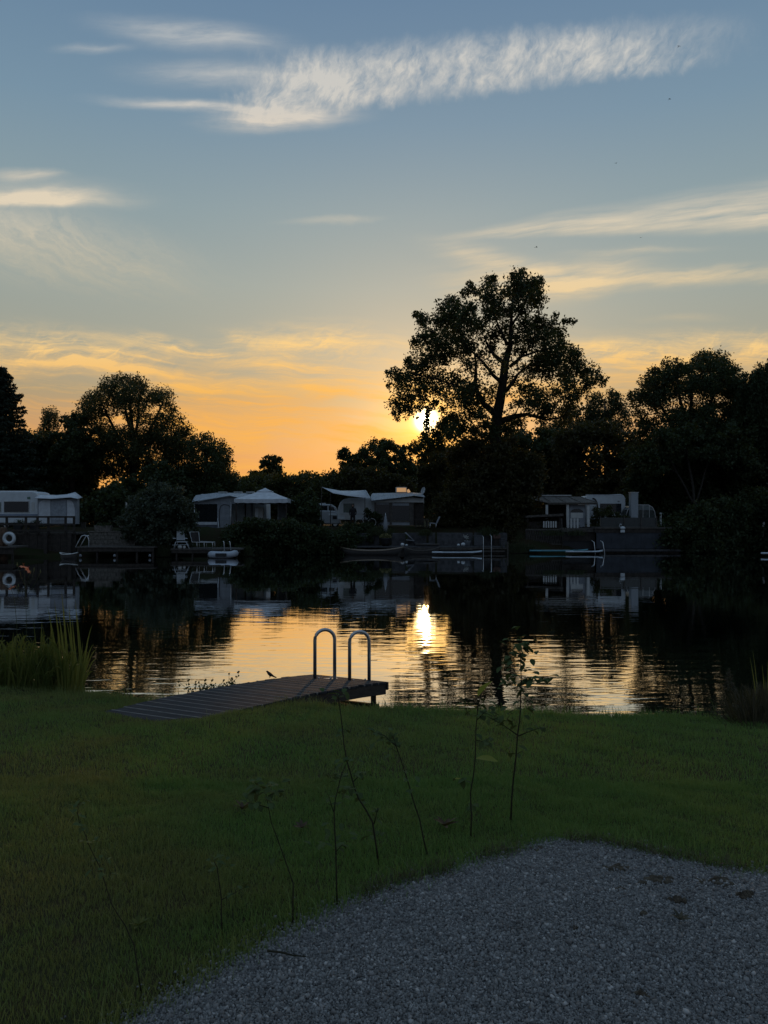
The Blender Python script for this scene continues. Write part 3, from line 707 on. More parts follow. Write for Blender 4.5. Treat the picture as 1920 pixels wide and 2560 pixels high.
sapling('sapling with a spreading leafy top, between the shortest one and the crossing pair', [(732, 2304), (734, 2208), (708, 2136), (679, 2058), (664, 1976)], [[(672, 2020), (640, 2010), (615, 2005)], [(670, 1990), (700, 1976)]],
        [(664, 1970, 26, 10, 18), (640, 1965, 18, 14, 10), (655, 2000, 16, 8, 6), (705, 2150, 12, 4, 2)], .0042, lsize=.055)
sapling('straight upright sapling of the crossing pair', [(843, 2256), (840, 2121), (834, 2030), (846, 1964), (865, 1908)], [[(840, 2130), (858, 2108)], [(834, 2030), (820, 1985)]],
        [(850, 2090, 18, 12, 8), (820, 2110, 22, 5, 7), (852, 1960, 18, 20, 12), (870, 1900, 10, 8, 5)], .0048, lsize=.05)
sapling('tall crooked sapling leaning left across its neighbour, tip before the dock', [(947, 2152), (930, 2054), (897, 1997), (881, 1950), (865, 1899), (855, 1823), (848, 1757), (841, 1729)], [[(935, 2060), (945, 2020)], [(883, 1955), (905, 1930)]],
        [(845, 1738, 18, 7, 12), (870, 1945, 22, 18, 12), (880, 1990, 18, 16, 9), (856, 1830, 10, 8, 4), (930, 2080, 18, 14, 5)], .0062, lsize=.062)
sapling('slim sapling whose drooping tip arches left, right of the crossing pair', [(1071, 2138), (1048, 2049), (1024, 1969), (1001, 1899), (982, 1842)], [[(990, 1865), (960, 1838), (930, 1829)], [(995, 1880), (985, 1850), (978, 1835)]],
        [(960, 1845, 22, 8, 10), (990, 1875, 14, 10, 7), (1025, 1945, 12, 10, 4), (1034, 1975, 6, 8, 3)], .0056, lsize=.055)
sapling('sapling carrying large yellowish leaves', [(1177, 2091), (1177, 1983), (1187, 1899), (1191, 1823), (1194, 1767), (1205, 1725)], [[(1188, 1850), (1225, 1857)], [(1192, 1800), (1212, 1780)]],
        [(1190, 1765, 26, 12, 12), (1215, 1855, 16, 6, 6), (1200, 1790, 16, 10, 7), (1165, 1945, 8, 6, 4), (1170, 2010, 6, 10, 3)], .0058,
        yellow=((1190, 1896, 1, .05, .115), (1196, 1740, .5, .8, .12), (1160, 1948, -.6, .2, .06)), lsize=.066)
sapling('tallest leafy sapling, standing nearest the gravel corner', [(1277, 2049), (1283, 1946), (1295, 1837), (1300, 1772), (1302, 1710), (1300, 1612)], [[(1294, 1838), (1262, 1815), (1217, 1790)], [(1296, 1840), (1330, 1826), (1356, 1818)], [(1302, 1712), (1335, 1702), (1358, 1696)]],
        [(1295, 1620, 20, 20, 34), (1280, 1660, 14, 16, 16), (1310, 1605, 14, 7, 9), (1290, 1700, 20, 14, 20), (1345, 1697, 14, 8, 16), (1318, 1672, 8, 5, 4), (1300, 1760, 20, 14, 14), (1250, 1800, 26, 10, 12), (1290, 1880, 14, 12, 6)], .0072, lsize=.072)
# ---- low weeds in the lawn and on the gravel
def weed(px, py, n, L, label, material):
    g = pt_ground(px, py); mb = MB()
    for k in range(n):
        a = k * 2.4; leaf(mb, g + Vector((0, 0, .01)), Vector((math.cos(a), math.sin(a), random.uniform(.5, 1.3))), L * random.uniform(.7, 1.1), L * .28, .25)
    o = mb.build('weed', material, None, smooth=True); tag(o, label, 'weed', 'weeds in the lawn')
red_m = leaf_mat('reddish_leaf', (.055, .034, .018), (.075, .045, .02), trans=.15)
weed(1112, 2070, 9, .075, 'small reddish weed in the lawn beside the slim drooping sapling', red_m)
weed(755, 2075, 8, .06, 'dark reddish weed in the grass left of the straight upright sapling', red_m)
weed(606, 2028, 8, .07, 'reddish weed left of the sapling with the spreading top', red_m)
weed(345, 2320, 10, .05, 'dark weed beside the foot of the leftmost sapling', lily_m)
weed(1700, 2306, 8, .05, 'wispy weed growing alone on the gravel', sedge_m)
mb = MB(); P = [pt_ground(px, py) + Vector((0, 0, .012)) for px, py in ((668, 2385), (700, 2388), (735, 2397), (765, 2399))]; mb.tube(P, [.004, .004, .003, .002], 5)
tag(mb.build('fallen_twig', bark_m), 'thin dark twig lying on the gravel by the grass', 'twig')
# ---------------------------------------------------------------- far bank ground
SHX = [-60, -24, -17, -12, -8.5, -3.6, -2.5, 9.6, 10.2, 14.6, 15.5, 22, 26, 60]
SHY = [48.5, 50.5, 52.4, 53.0, 53.4, 55.6, 57.3, 57.4, 56.6, 57.2, 58.6, 58.8, 59.5, 62]
def shore(x): return np.interp(x, SHX, SHY)
GF = 1.9
def far_z(x, y):
    t = np.clip((y - shore(x)) / 2.8, 0, 1); t = t * t * (3 - 2 * t)
    return np.where(y < shore(x), -.6, .12 + (GF - .12) * t) + np.clip((y - 95) / 260, 0, 1) * 3
fx = np.concatenate([np.linspace(-1500, -60, 15)[:-1], np.linspace(-60, 60, 121), np.linspace(60, 1500, 15)[1:]])
off = np.concatenate([[-2, -.02, 0], np.linspace(.3, 5, 16), np.linspace(7, 60, 12), [100, 200, 400, 900, 2500]])
gx, gy0 = np.meshgrid(fx, off); gy = gy0 + shore(gx); gz = far_z(gx, gy)
gz += np.where((gy0 > 0) & (gy0 < 60), .06 * np.sin(gx * 1.7 + gy) + .05 * np.sin(gx * 3.9 - gy * 2), 0)
nr, nc = gx.shape; q = np.arange(nr * nc).reshape(nr, nc)
quads = np.stack([q[:-1, :-1], q[:-1, 1:], q[1:, 1:], q[1:, :-1]], -1).reshape(-1, 4)
tag(np_mesh('far_bank', np.stack([gx, gy, gz], -1).reshape(-1, 3), quads, mat('bank_turf', (.022, .028, .012), rough=1, c2=(.03, .022, .014), scale=1.2, bump=.03, spec=.05), smooth=True), kind='structure')
# ---------------------------------------------------------------- trees
bark = mat('tree_bark', (.035, .028, .022), rough=.95, var=.4, scale=4, bump=.02, stretch=(3, 3, .6), spec=.1)
birch_bark = mat('birch_bark', (.20, .19, .17), rough=.9, var=.6, scale=3, spec=.1)
LM = {'oak': leaf_mat('oak_leaf', (.020, .032, .010), (.035, .050, .016), trans=.3),
      'dark': leaf_mat('dark_leaf', (.022, .036, .014), (.036, .055, .022), trans=.25),
      'olive': leaf_mat('olive_leaf', (.032, .042, .016), (.055, .062, .022), trans=.3),
      'brown': leaf_mat('brownish_leaf', (.035, .034, .014), (.050, .044, .018), trans=.3),
      'grey': leaf_mat('greygreen_leaf', (.045, .060, .040), (.060, .078, .055), trans=.25),
      'needle': leaf_mat('spruce_needle', (.012, .022, .014), (.020, .034, .020), trans=.1)}
def poly_clumps(poly, n, r, rng):
    xs_ = [p[0] for p in poly]; ys_ = [p[1] for p in poly]; out = []; tries = 0
    while len(out) < n and tries < n * 60:
        tries += 1; x, y = rng.uniform(min(xs_), max(xs_)), rng.uniform(min(ys_), max(ys_))
        if not inside(poly, np.array([x]), np.array([y]))[0]: continue
        if tries < n * 30 and any((x - a) ** 2 + (y - b) ** 2 < (r * .62) ** 2 for a, b, *_ in out): continue
        out.append((x, y, r * rng.uniform(.75, 1.2)))
    return out
def make_tree(name, label, cat, Y, trunk, clumps, depth, leafm, leaf=.22, dens=1.0, limbs=(), group=None, barkm=None, seed=1, droop=0.0, twig=9, trunk_r=None, base_z=None, spread=.30, xscale=1.0, broad=0.0):
    """trunk / limbs: [(px, py, half width px)] read off the photo at distance Y; clumps: [(px, py, radius px[, density])]"""
    rng = np.random.default_rng(seed); rnd = random.Random(seed)
    bz = GF if base_z is None else base_z
    t = thing(name, label, cat, (X(trunk[0][0], Y), Y, bz), group)
    mb = MB(); nodes = []
    def run(path, dy0, dy1, sides=8):
        P, Rr = [], []
        for i, (px, py, r) in enumerate(path):
            f = i / max(1, len(path) - 1); P.append(Vector((X(px, Y), Y + dy0 + (dy1 - dy0) * f, Z(py, Y)))); Rr.append(M(r, Y))
        Q, S = [], []
        for i in range(len(P) - 1):
            for k in range(3): f = k / 3; Q.append(P[i].lerp(P[i + 1], f) + Vector((rnd.uniform(-.04, .04), rnd.uniform(-.04, .04), 0)) * (1 if i + k else 0)); S.append(Rr[i] + (Rr[i + 1] - Rr[i]) * f)
        Q.append(P[-1]); S.append(Rr[-1]); mb.tube(Q, S, sides)
        for q_, s in zip(Q, S): nodes.append((np.array(q_), s))
    if Z(trunk[0][1], Y) > bz: trunk = [(trunk[0][0], HZ - (bz - .1 - EYE) * F / Y, trunk[0][2] * 1.25)] + list(trunk)
    run(trunk, 0, 0, 10)
    for path, dy in limbs: run(path, 0, dy)
    cx = np.mean([c[0] for c in clumps]); hw = max(abs(c[0] - cx) for c in clumps) + 1
    C = []
    for c in clumps:
        px, py, r = c[:3]; de = c[3] if len(c) > 3 else 1.0
        u = min(1, abs(px - cx) / hw); dy = rng.uniform(-1, 1) * depth * math.sqrt(max(.08, 1 - u * u)); C.append((np.array([X(px, Y + dy), Y + dy, Z(py, Y + dy)]), M(r, Y), de))
    tr = np.array([X(trunk[-1][0], Y), Y, Z(trunk[-1][1], Y)])
    C.sort(key=lambda c: np.linalg.norm(c[0] - tr) if False else np.min([np.linalg.norm(c[0] - n[0]) for n in nodes[::3]]))
    pts = []; sz = []
    for pos, r, de in C:
        NP = np.array([n[0] for n in nodes]); d = np.linalg.norm(NP - pos, axis=1) + np.clip(NP[:, 2] - pos[2] + .3, 0, None) * 1.2
        j = int(np.argmin(d)); a, ra = nodes[j]; L = np.linalg.norm(pos - a)
        if L > .25:
            bow = np.array([rng.normal(0, .08), rng.normal(0, .08), .10]) * L; rr = min(ra * .65, .012 + .012 * L + .02); P, S = [], []
            for k in range(5):
                f = k / 4; P.append(Vector(a + (pos - a) * f + bow * 4 * f * (1 - f) * .6)); S.append(rr * (1 - .65 * f) + .004)
            mb.tube(P, S, 5)
            for k in (2, 3, 4): nodes.append((np.array(P[k]), S[k]))
        nt_ = max(5, int(twig * 1.5 * max(.6, r / .8))); tips = rng.normal(size=(nt_, 3)); tips /= np.linalg.norm(tips, axis=1)[:, None]
        tips = pos + tips * (r * rng.uniform(.25, .95, nt_) ** .7)[:, None] * np.array([xscale, 1, 1])
        for tp in tips[:6]: mb.tube([Vector(pos), Vector((pos + tp) / 2 + rng.normal(0, .05, 3)), Vector(tp)], [.012, .008, .003], 3)
        area = .25 * leaf * leaf * .6
        n = int(5.6 * math.pi * r * r / area * .5 * dens * de); w = rng.integers(0, nt_, n)
        p = tips[w] + rng.normal(0, spread * r, (n, 3)) * np.array([1, 1, .8])
        if droop: p[:, 2] -= np.abs(rng.normal(0, droop * r, n))
        if broad:
            m_ = int(n * broad); p2 = rng.normal(size=(m_, 3)); p2 /= np.linalg.norm(p2, axis=1)[:, None]; p = np.concatenate([p, pos + p2 * (r * 1.35 * rng.uniform(0, 1, m_) ** .5)[:, None]]); n += m_
        pts.append(p); sz.append(rng.uniform(.65, 1.25, n) * leaf)
    mb.build('trunk', barkm or bark, t, smooth=True)
    P = np.concatenate(pts); S = np.concatenate(sz); ok = P[:, 2] > .05; P, S = P[ok], S[ok]
    V_, F_ = leaf_cards(P, S, rng, droop=.5 if droop else 0); np_mesh('crown', V_, F_, leafm, t)
    return t
def ox(p): return [(940 + x * .36166, 660 + y * .36166, r * .36166) for x, y, r in p]
oc = [(960,110,58),(1040,140,66),(1110,170,55),(920,200,60),(1010,220,68),(1100,250,55),(1130,120,30),(1000,75,34),(790,130,52),(780,210,60),(830,290,60),(810,90,25),(650,160,30),(620,200,30),(690,200,32),(645,130,18),(600,205,20),(520,260,48),(460,310,54),(560,320,66),(640,380,66),(520,400,76),(430,400,54),(310,370,38),(280,350,26),(340,400,36),(265,350,16),
      (700,430,62),(660,310,36),(900,330,52),(1000,320,52),(800,350,52),(1130,370,40),(1240,360,26),(1330,400,26),(1370,400,18),(1300,395,18),(1200,440,58),(1120,430,54),(1030,430,54),(900,450,54),(820,490,58),(960,520,42),(1080,520,66),(1180,530,72),(1260,480,48),(1280,560,34),(330,500,44),(280,550,40),(258,520,18),(400,520,62),(480,540,72),(570,510,72),(640,580,60),(560,620,52),(470,640,52),(380,660,68),(300,690,62),(230,700,40),(210,670,20),
      (640,700,48),(730,640,42),(790,590,38),(1000,610,40),(1150,640,62),(1240,640,72),(1330,600,48),(1370,640,54),(1420,690,26),(1100,720,60),(1200,730,72),(1300,740,72),(1400,720,58),(1480,760,58),(1550,800,40),(1590,800,18),(1340,830,52),(1450,830,44),(130,760,42),(90,830,26),(85,750,16),(180,800,52),(260,780,62),(350,800,68),(430,790,62),(520,820,72),(300,870,56),(400,880,48),(200,900,48),(140,950,38),(220,970,48),(130,1040,28),(170,1000,34),(230,1010,28),(150,1075,16),
      (600,870,66),(680,880,52),(620,960,52),(700,960,50),(740,1050,50),(660,1040,46),(330,950,34),(560,1100,36),(440,1180,40),(520,1170,44),(600,1140,52),(340,1230,40),(290,1270,40),(240,1290,30),(320,1340,34),(960,800,38),(1030,860,52),(1100,900,62),(1000,950,36),(1150,960,62),(1080,990,50),(1200,1000,54),(1250,900,52),(1150,1060,54),(1000,1080,44),(930,1110,44),(1400,900,44),(1350,960,50),(1300,1050,54)]
sparse = [(355,1035,20),(350,1110,18),(365,1180,24),(480,1060,36),(520,1110,40),(450,1000,30),(290,990,36),(250,1030,32),(400,985,32),(420,1180,34),(560,1020,50),(510,960,44),(470,910,40),(380,1130,38),(420,1100,26),(250,930,30),(365,1000,20),(1460,900,36),(780,760,40),(690,770,44),(840,640,30),(920,900,36),(960,950,30),(560,760,40),(760,880,36),(1080,780,40),(1420,1000,40),(1250,1000,40)]
OAK_OUT = [(130,1050),(100,880),(130,780),(240,680),(280,560),(300,480),(290,390),(420,380),(480,290),(600,290),(660,200),(740,160),(860,120),(960,80),(1080,110),(1150,200),(1110,300),(1150,400),(1230,420),(1310,540),(1400,620),(1440,700),(1540,780),(1480,850),(1380,920),(1330,1020),(1250,1080),(1000,1100),(900,1080),(840,1010),(800,900),(720,1060),(560,1120),(480,1060),(520,950),(420,900),(300,930),(230,1010),(160,1060)]
oak_limbs = [(ox([(830,1040,26),(740,975,20),(680,870,15),(680,740,10),(665,640,6)]), -1.5), (ox([(890,690,18),(820,620,13),(790,560,8),(760,470,5)]), 1.2), (ox([(880,830,16),(800,780,12),(720,700,9),(600,610,5)]), -2.2),
             (ox([(865,1085,22),(960,1050,18),(1060,1030,13),(1200,1065,8),(1320,1040,5)]), 1.5), (ox([(895,880,16),(960,800,12),(1000,740,9),(1110,640,5)]), 2.2), (ox([(925,710,13),(1000,650,9),(1100,625,6),(1230,600,4)]), -1.8),
             (ox([(905,560,13),(880,480,9),(850,400,6),(800,250,4)]), 1.0), (ox([(680,880,11),(560,860,8),(400,820,5),(250,800,4)]), -2.5), (ox([(935,430,10),(1000,330,7),(1060,200,4)]), -1)]
make_tree('oak_tree', 'tallest oak by the far shore, dark against the low sun', 'tree', 62, ox([(822,1800,48),(826,1180,40),(838,1040,36),(868,880,31),(890,700,27),(928,560,17),(932,430,12),(945,260,7),(960,130,4)]),
          [(c[0], c[1], c[2] * (1.08 if c[1] < 1055 else 1.25), 1.0 if c[1] < 930 else (.75 if c[1] < 1055 else 1.3)) for c in ox(oc + [(700,1150,46),(800,1160,40),(900,1160,44),(430,1250,40),(380,1280,36),(470,1120,36),(760,1110,36)])] + [(*c, 1.1) for c in ox([(358,1000,24),(350,1035,23),(356,1072,22),(350,1108,24),(356,1145,26),(340,1175,26),(290,1060,12),(480,1080,30),(520,1050,34),(500,1125,32),(440,1130,26),(300,1000,26),(400,960,30),(460,1010,26)])] + [(*c, .33) for c in ox(sparse)] + [(*c, .26) for c in ox(poly_clumps(OAK_OUT, 90, 62, np.random.default_rng(77)))], 4.6, LM['oak'], leaf=.23, dens=.62, limbs=oak_limbs, seed=3, twig=12, spread=.32, broad=.32)
# left bank
make_tree('round_tree', 'dome-shaped tree with an airy feathery crown above the left bank', 'tree', 68, [(335, 1300, 10), (335, 1180, 9), (332, 1090, 6), (325, 1000, 3)],
    [(*c, .8) for c in poly_clumps([(205,1010),(231,985),(255,965),(290,948),(312,944),(368,952),(405,973),(432,1002),(448,1035),(440,1062),(400,1030),(330,1010),(262,1010),(235,1060),(205,1060)], 62, 16, np.random.default_rng(5))]
    + [(*c, .6) for c in poly_clumps([(262,1010),(330,1008),(400,1030),(436,1064),(425,1110),(260,1110),(235,1060)], 46, 15, np.random.default_rng(6))]
    + [(*c, 1.2) for c in poly_clumps([(205,1110),(240,1090),(440,1085),(468,1060),(470,1190),(200,1190)], 60, 20, np.random.default_rng(7))], 3.6, LM['olive'], leaf=.19, dens=.38, seed=11, twig=10, spread=.42, broad=.5,
    limbs=[([(335,1170,6),(300,1090,4),(268,1010,2)], -1.5), ([(335,1160,6),(365,1080,4),(395,1000,2)], 1.5), ([(334,1120,5),(345,1040,3),(352,970,2)], 0), ([(334,1150,5),(400,1090,3),(436,1040,2)], -1), ([(333,1100,4),(310,1030,3),(300,965,2)], 1)])
make_tree('broadleaf_tree', 'low dark tree tucked between the spruce and the dome-shaped tree', 'tree', 66, [(180, 1300, 8), (180, 1150, 6), (180, 1080, 3)],
    poly_clumps([(128,1085),(150,1060),(165,1048),(193,1036),(210,1055),(235,1075),(250,1180),(120,1180)], 50, 16, np.random.default_rng(8)), 3, LM['dark'], leaf=.26, dens=.95, seed=12)
make_tree('broadleaf_tree', 'small round-topped tree at the right end of the left tree group', 'tree', 66, [(515, 1300, 7), (515, 1180, 6), (517, 1120, 3)],
    [(*c, .85) for c in poly_clumps([(466,1110),(474,1098),(492,1086),(517,1092),(535,1096),(554,1104),(568,1128),(578,1152),(570,1172),(470,1172)], 48, 13, np.random.default_rng(9))]
    + poly_clumps([(455,1170),(580,1170),(600,1250),(450,1250)], 30, 20, np.random.default_rng(19)), 2.6, LM['dark'], leaf=.22, dens=.42, seed=13, broad=.4, spread=.38)
make_tree('birch_tree', 'wispy weeping birch top showing just right of the spruce', 'tree', 72, [(122, 1300, 6), (122, 1150, 5), (124, 1040, 2)],
    [(*c, .5) for c in poly_clumps([(104,1050),(118,1026),(132,1022),(140,1045),(145,1100),(100,1100)], 26, 11, np.random.default_rng(10))] + poly_clumps([(90,1090),(150,1090),(160,1200),(80,1200)], 26, 20, np.random.default_rng(14)), 2, LM['olive'], leaf=.2, dens=.9, seed=14, droop=.9)
def spruce(label, px, ptop, Y, half, seed):
    rng = np.random.default_rng(seed); t = thing('spruce_tree', label, 'tree', (X(px, Y), Y, GF)); zt = Z(ptop, Y); mb = MB()
    mb.tube([(X(px, Y), Y, GF - .2), (X(px, Y), Y, (zt + GF) / 2), (X(px, Y), Y, zt)], [.28, .16, .02], 8); P, S = [], []; z = GF + 1.0
    while z < zt - .1:
        f = (zt - z) / (zt - GF); L = half * (f ** .75) * rng.uniform(.8, 1.15) + .12; nb = int(rng.integers(6, 9)); a0 = rng.uniform(0, 6.28)
        for k in range(nb):
            a = a0 + k * math.tau / nb + rng.uniform(-.2, .2); l = L * rng.uniform(.7, 1.1); d = np.array([math.cos(a), math.sin(a), 0]); up = .28 - .5 * f
            q_ = [np.array([X(px, Y), Y, z]) + d * l * g + np.array([0, 0, l * (up * g - .25 * g * g + .18 * g ** 3)]) for g in (0, .35, .7, 1)]
            mb.tube([Vector(p) for p in q_], [.035, .025, .015, .004], 4); n = int(46 * l + 14); g = rng.uniform(.08, 1, n) ** .8; ii = np.clip((g * 3).astype(int), 0, 2); ff = g * 3 - ii; Q = np.array(q_)
            p = Q[ii] * (1 - ff[:, None]) + Q[ii + 1] * ff[:, None]; wd = .30 * (1 - g * .55) * min(1.3, .35 + l * .3); sd = np.array([-d[1], d[0], 0])
            p += sd * (rng.normal(0, 1, n) * wd)[:, None] + np.array([0, 0, 1]) * (-np.abs(rng.normal(0, .13, n)))[:, None]; P.append(p); S.append(rng.uniform(.18, .38, n))
        z += .24 + .34 * f
    mb.build('trunk', bark, t, smooth=True); V_, F_ = leaf_cards(np.concatenate(P), np.concatenate(S), rng, droop=.3, aspect=.45); np_mesh('crown', V_, F_, LM['needle'], t)
spruce('tall dark spruce cut by the left edge of the view', 4, 914, 62, 4.6, 21)
spruce('smaller spruce hidden low beside the tall one, behind the left caravan', -60, 1010, 66, 3.6, 22)
# behind the camp, middle
make_tree('broadleaf_tree', 'little tree poking above the distant treeline, left of the sun', 'tree', 95, [(680, 1260, 5), (680, 1170, 4), (680, 1145, 2)],
    poly_clumps([(653,1165),(660,1148),(680,1139),(700,1148),(706,1168),(700,1200),(655,1200)], 30, 9, np.random.default_rng(23)), 2, LM['dark'], leaf=.28, dens=1, seed=23)
make_tree('broadleaf_tree', 'small rounded tree leaning on the left of the larger one below the sun', 'tree', 86, [(876, 1270, 6), (876, 1180, 4), (874, 1140, 2)],
    poly_clumps([(850,1140),(856,1130),(872,1126),(890,1132),(902,1136),(905,1200),(855,1200)], 34, 10, np.random.default_rng(24)), 2.4, LM['dark'], leaf=.28, dens=1, seed=24)
make_tree('broadleaf_tree', 'wide rounded tree standing left below the sun', 'tree', 84, [(960, 1270, 9), (960, 1180, 6), (958, 1120, 3)],
    poly_clumps([(893,1145),(905,1128),(925,1110),(945,1105),(965,1105),(985,1112),(1003,1122),(1020,1145),(1038,1165),(1040,1230),(895,1230)], 70, 14, np.random.default_rng(25)), 3.4, LM['dark'], leaf=.3, dens=1.1, seed=25)
# right bank
make_tree('birch_tree', 'drooping birch standing in the gap right of the oak', 'tree', 110, [(1515, 1310, 6), (1515, 1120, 5), (1512, 1000, 2)],
    [(*c, .8) for c in poly_clumps([(1476,1000),(1490,985),(1508,975),(1528,970),(1548,985),(1562,1004),(1572,1028),(1572,1066),(1530,1080),(1470,1090)], 46, 13, np.random.default_rng(26))], 2.6, LM['dark'], leaf=.30, dens=.75, seed=26, droop=.9, barkm=birch_bark)
make_tree('birch_tree', 'second drooping birch, half covered by the oak\'s right branches', 'tree', 112, [(1425, 1310, 6), (1425, 1120, 5), (1425, 1030, 2)],
    [(*c, .75) for c in poly_clumps([(1360,1075),(1380,1040),(1410,1015),(1440,1010),(1475,1020),(1490,1090),(1360,1100)], 36, 14, np.random.default_rng(27))], 2.6, LM['dark'], leaf=.30, dens=.70, seed=27, droop=.8, barkm=birch_bark)
make_tree('ash_tree', 'large feathery ash tree on the right with sky holes low in its crown', 'tree', 66, [(1738, 1290, 9), (1730, 1180, 8), (1722, 1080, 6), (1730, 980, 4), (1765, 910, 2)],
    [(*c, .85) for c in poly_clumps([(1578,995),(1590,978),(1604,966),(1622,950),(1636,928),(1668,906),(1708,906),(1720,925),(1736,896),(1774,885),(1806,898),(1836,914),(1842,945),(1850,985),(1780,990),(1740,970),(1690,985),(1660,1000),(1640,1015),(1600,1010)], 92, 16, np.random.default_rng(28))]
    + [(*c, .4) for c in poly_clumps([(1580,1010),(1650,1005),(1740,980),(1780,990),(1760,1040),(1600,1070)], 26, 15, np.random.default_rng(29))]
    + poly_clumps([(1590,1060),(1660,1035),(1760,1020),(1860,985),(1870,1130),(1600,1130)], 70, 20, np.random.default_rng(30)), 4, LM['dark'], leaf=.22, dens=.56, seed=28, twig=10, spread=.40, broad=.4,
    limbs=[([(1730,1180,6),(1690,1090,4),(1640,1010,3),(1610,985,2)], -1), ([(1726,1120,5),(1770,1040,4),(1810,950,2)], 1), ([(1722,1090,4),(1700,1000,3),(1690,930,2)], 0)])
make_tree('broadleaf_tree', 'leaning many-stemmed tree with bare forked trunks in front of the right tree mass', 'tree', 61, [(1740, 1275, 3.4), (1728, 1190, 2.6), (1716, 1130, 2), (1700, 1080, 1)],
    poly_clumps([(1600,1120),(1680,1080),(1780,1080),(1880,1050),(1890,1180),(1790,1150),(1700,1150),(1610,1180)], 60, 20, np.random.default_rng(31)), 2.2, LM['dark'], leaf=.28, dens=.9, seed=31, barkm=mat('pale_bark', (.045, .04, .034), rough=.95),
    limbs=[([(1740,1260,2.4),(1765,1180,1.8),(1790,1110,1)], .4), ([(1738,1265,2.4),(1700,1200,1.8),(1672,1150,1)], -.4)])
def willow(label, px, ptop, Y, half_px, seed, zend):
    rng = np.random.default_rng(seed); t = thing('willow_tree', label, 'tree', (X(px, Y), Y, GF)); mb = MB(); zt = Z(ptop, Y); P, S = [], []
    mb.tube([(X(px, Y), Y, GF - .2), (X(px - 4, Y), Y + .3, (zt + GF) / 2), (X(px, Y), Y, zt - .8)], [.4, .3, .08], 9)
    for k in range(230):
        a = rng.uniform(0, math.tau); r = math.sqrt(rng.uniform(.0, 1)); hw = M(half_px, Y); x = X(px, Y) + math.cos(a) * r * hw; y = Y + math.sin(a) * r * hw * .6; z0 = zt - r * r * M(55, Y) - rng.uniform(0, 1.2) - .1
        if k < 60: mb.tube([(X(px, Y), Y, zt - 2.2), ((x + X(px, Y)) / 2, (y + Y) / 2, z0 + .5), (x, y, z0)], [.07, .04, .015], 4)
        L = min(rng.uniform(2.5, 8.5), z0 - zend - rng.uniform(0, 1)); n = int(34 * L); f = rng.uniform(0, 1, n); sw = rng.normal(0, .25, 2)
        P.append(np.stack([x + sw[0] * f + rng.normal(0, .12, n), y + sw[1] * f + rng.normal(0, .12, n), z0 - L * f], 1)); S.append(rng.uniform(.16, .34, n))
    mb.build('trunk', bark, t, smooth=True); V_, F_ = leaf_cards(np.concatenate(P), np.concatenate(S), rng, droop=1.6, aspect=.4); np_mesh('crown', V_, F_, LM['dark'], t)
willow('weeping willow trailing long strands at the right edge', 1925, 896, 63, 92, 33, 2.6)
# ---- bushes and shrubs of the far bank
def bush(label, Y, poly, n, r, m, leaf=.3, seed=1, depth=2.0, name='bush', dens=.8, droop=0.0, bz=None, group=None):
    ptop = min(p[1] for p in poly); poly = [(a, c_ + (r * .9 if c_ < ptop + 70 else 0)) for a, c_ in poly]
    b = [p for p in poly if p[1] == max(q_[1] for q_ in poly)]; cx = sum(p[0] for p in poly) / len(poly); ymax = max(p[1] for p in poly); ymin = min(p[1] for p in poly)
    z = max(.1, Z(ymax, Y) - .2) if bz is None else bz
    make_tree(name, label, 'bush', Y, [(cx, ymax, 3), (cx, (ymax * 2 + ymin) / 3, 2.4), (cx, (ymax + ymin) / 2, 1)], poly_clumps(poly, n, r, np.random.default_rng(seed)), depth, LM[m], leaf=leaf, dens=dens, seed=seed, droop=droop, base_z=z, group=group, twig=8)
bush('dense dark bush under the oak, left of its trunk', 65, [(1128,1112),(1150,1092),(1200,1078),(1250,1086),(1255,1310),(1120,1310)], 70, 22, 'brown', seed=41, depth=2.4)
bush('farther bush low under the sun, left of the oak', 120, [(1015,1185),(1050,1140),(1090,1110),(1150,1090),(1190,1090),(1190,1250),(1015,1250)], 60, 22, 'brown', seed=141, depth=3, leaf=.5)
bush('dense bush wrapping the front of the oak\'s trunk', 60.3, [(1168,1160),(1200,1116),(1236,1098),(1262,1080),(1296,1090),(1322,1124),(1346,1150),(1350,1310),(1165,1310)], 70, 22, 'brown', seed=142, depth=1.0)
bush('dense bush behind the oak\'s trunk, right of it', 105, [(1255,1096),(1290,1066),(1360,1058),(1402,1070),(1422,1290),(1260,1290)], 95, 22, 'dark', seed=42, depth=3, leaf=.45)
bush('broad bush above the shelter roof, below the birches', 100, [(1400,1080),(1450,1052),(1500,1050),(1560,1062),(1600,1076),(1610,1300),(1400,1300)], 100, 23, 'brown', seed=43, depth=3, leaf=.45)
bush('bush behind the greenhouse', 67, [(1570,1110),(1630,1090),(1700,1100),(1720,1300),(1575,1300)], 70, 22, 'dark', seed=44, depth=2.5)
bush('dark thicket filling the right end of the bank under the willow', 65, [(1690,1100),(1800,1090),(1960,1060),(1980,1300),(1690,1300)], 110, 26, 'dark', seed=45, depth=2.5)
bush('overhanging shrub drooping into the water on the right', 58, [(1650,1378),(1652,1318),(1690,1280),(1740,1250),(1800,1235),(1830,1390)], 75, 22, 'dark', seed=46, depth=1.6, droop=.4, bz=.3, leaf=.26)
bush('overhanging shrub at the far right waterline', 59, [(1790,1392),(1800,1240),(1860,1216),(1940,1206),(1990,1220),(1990,1392)], 85, 22, 'dark', seed=47, depth=1.8, droop=.4, bz=.3, leaf=.26)
bush('ivy-covered brown bush at the oak\'s foot by the water', 59, [(1262,1376),(1270,1310),(1290,1290),(1315,1300),(1322,1376)], 26, 14, 'brown', seed=48, depth=1, bz=.8, leaf=.2)
bush('wall of dark foliage behind the left caravan', 68, [(-30,1080),(60,1070),(110,1090),(190,1090),(230,1120),(240,1300),(-30,1300)], 110, 26, 'dark', seed=49, depth=2.2)
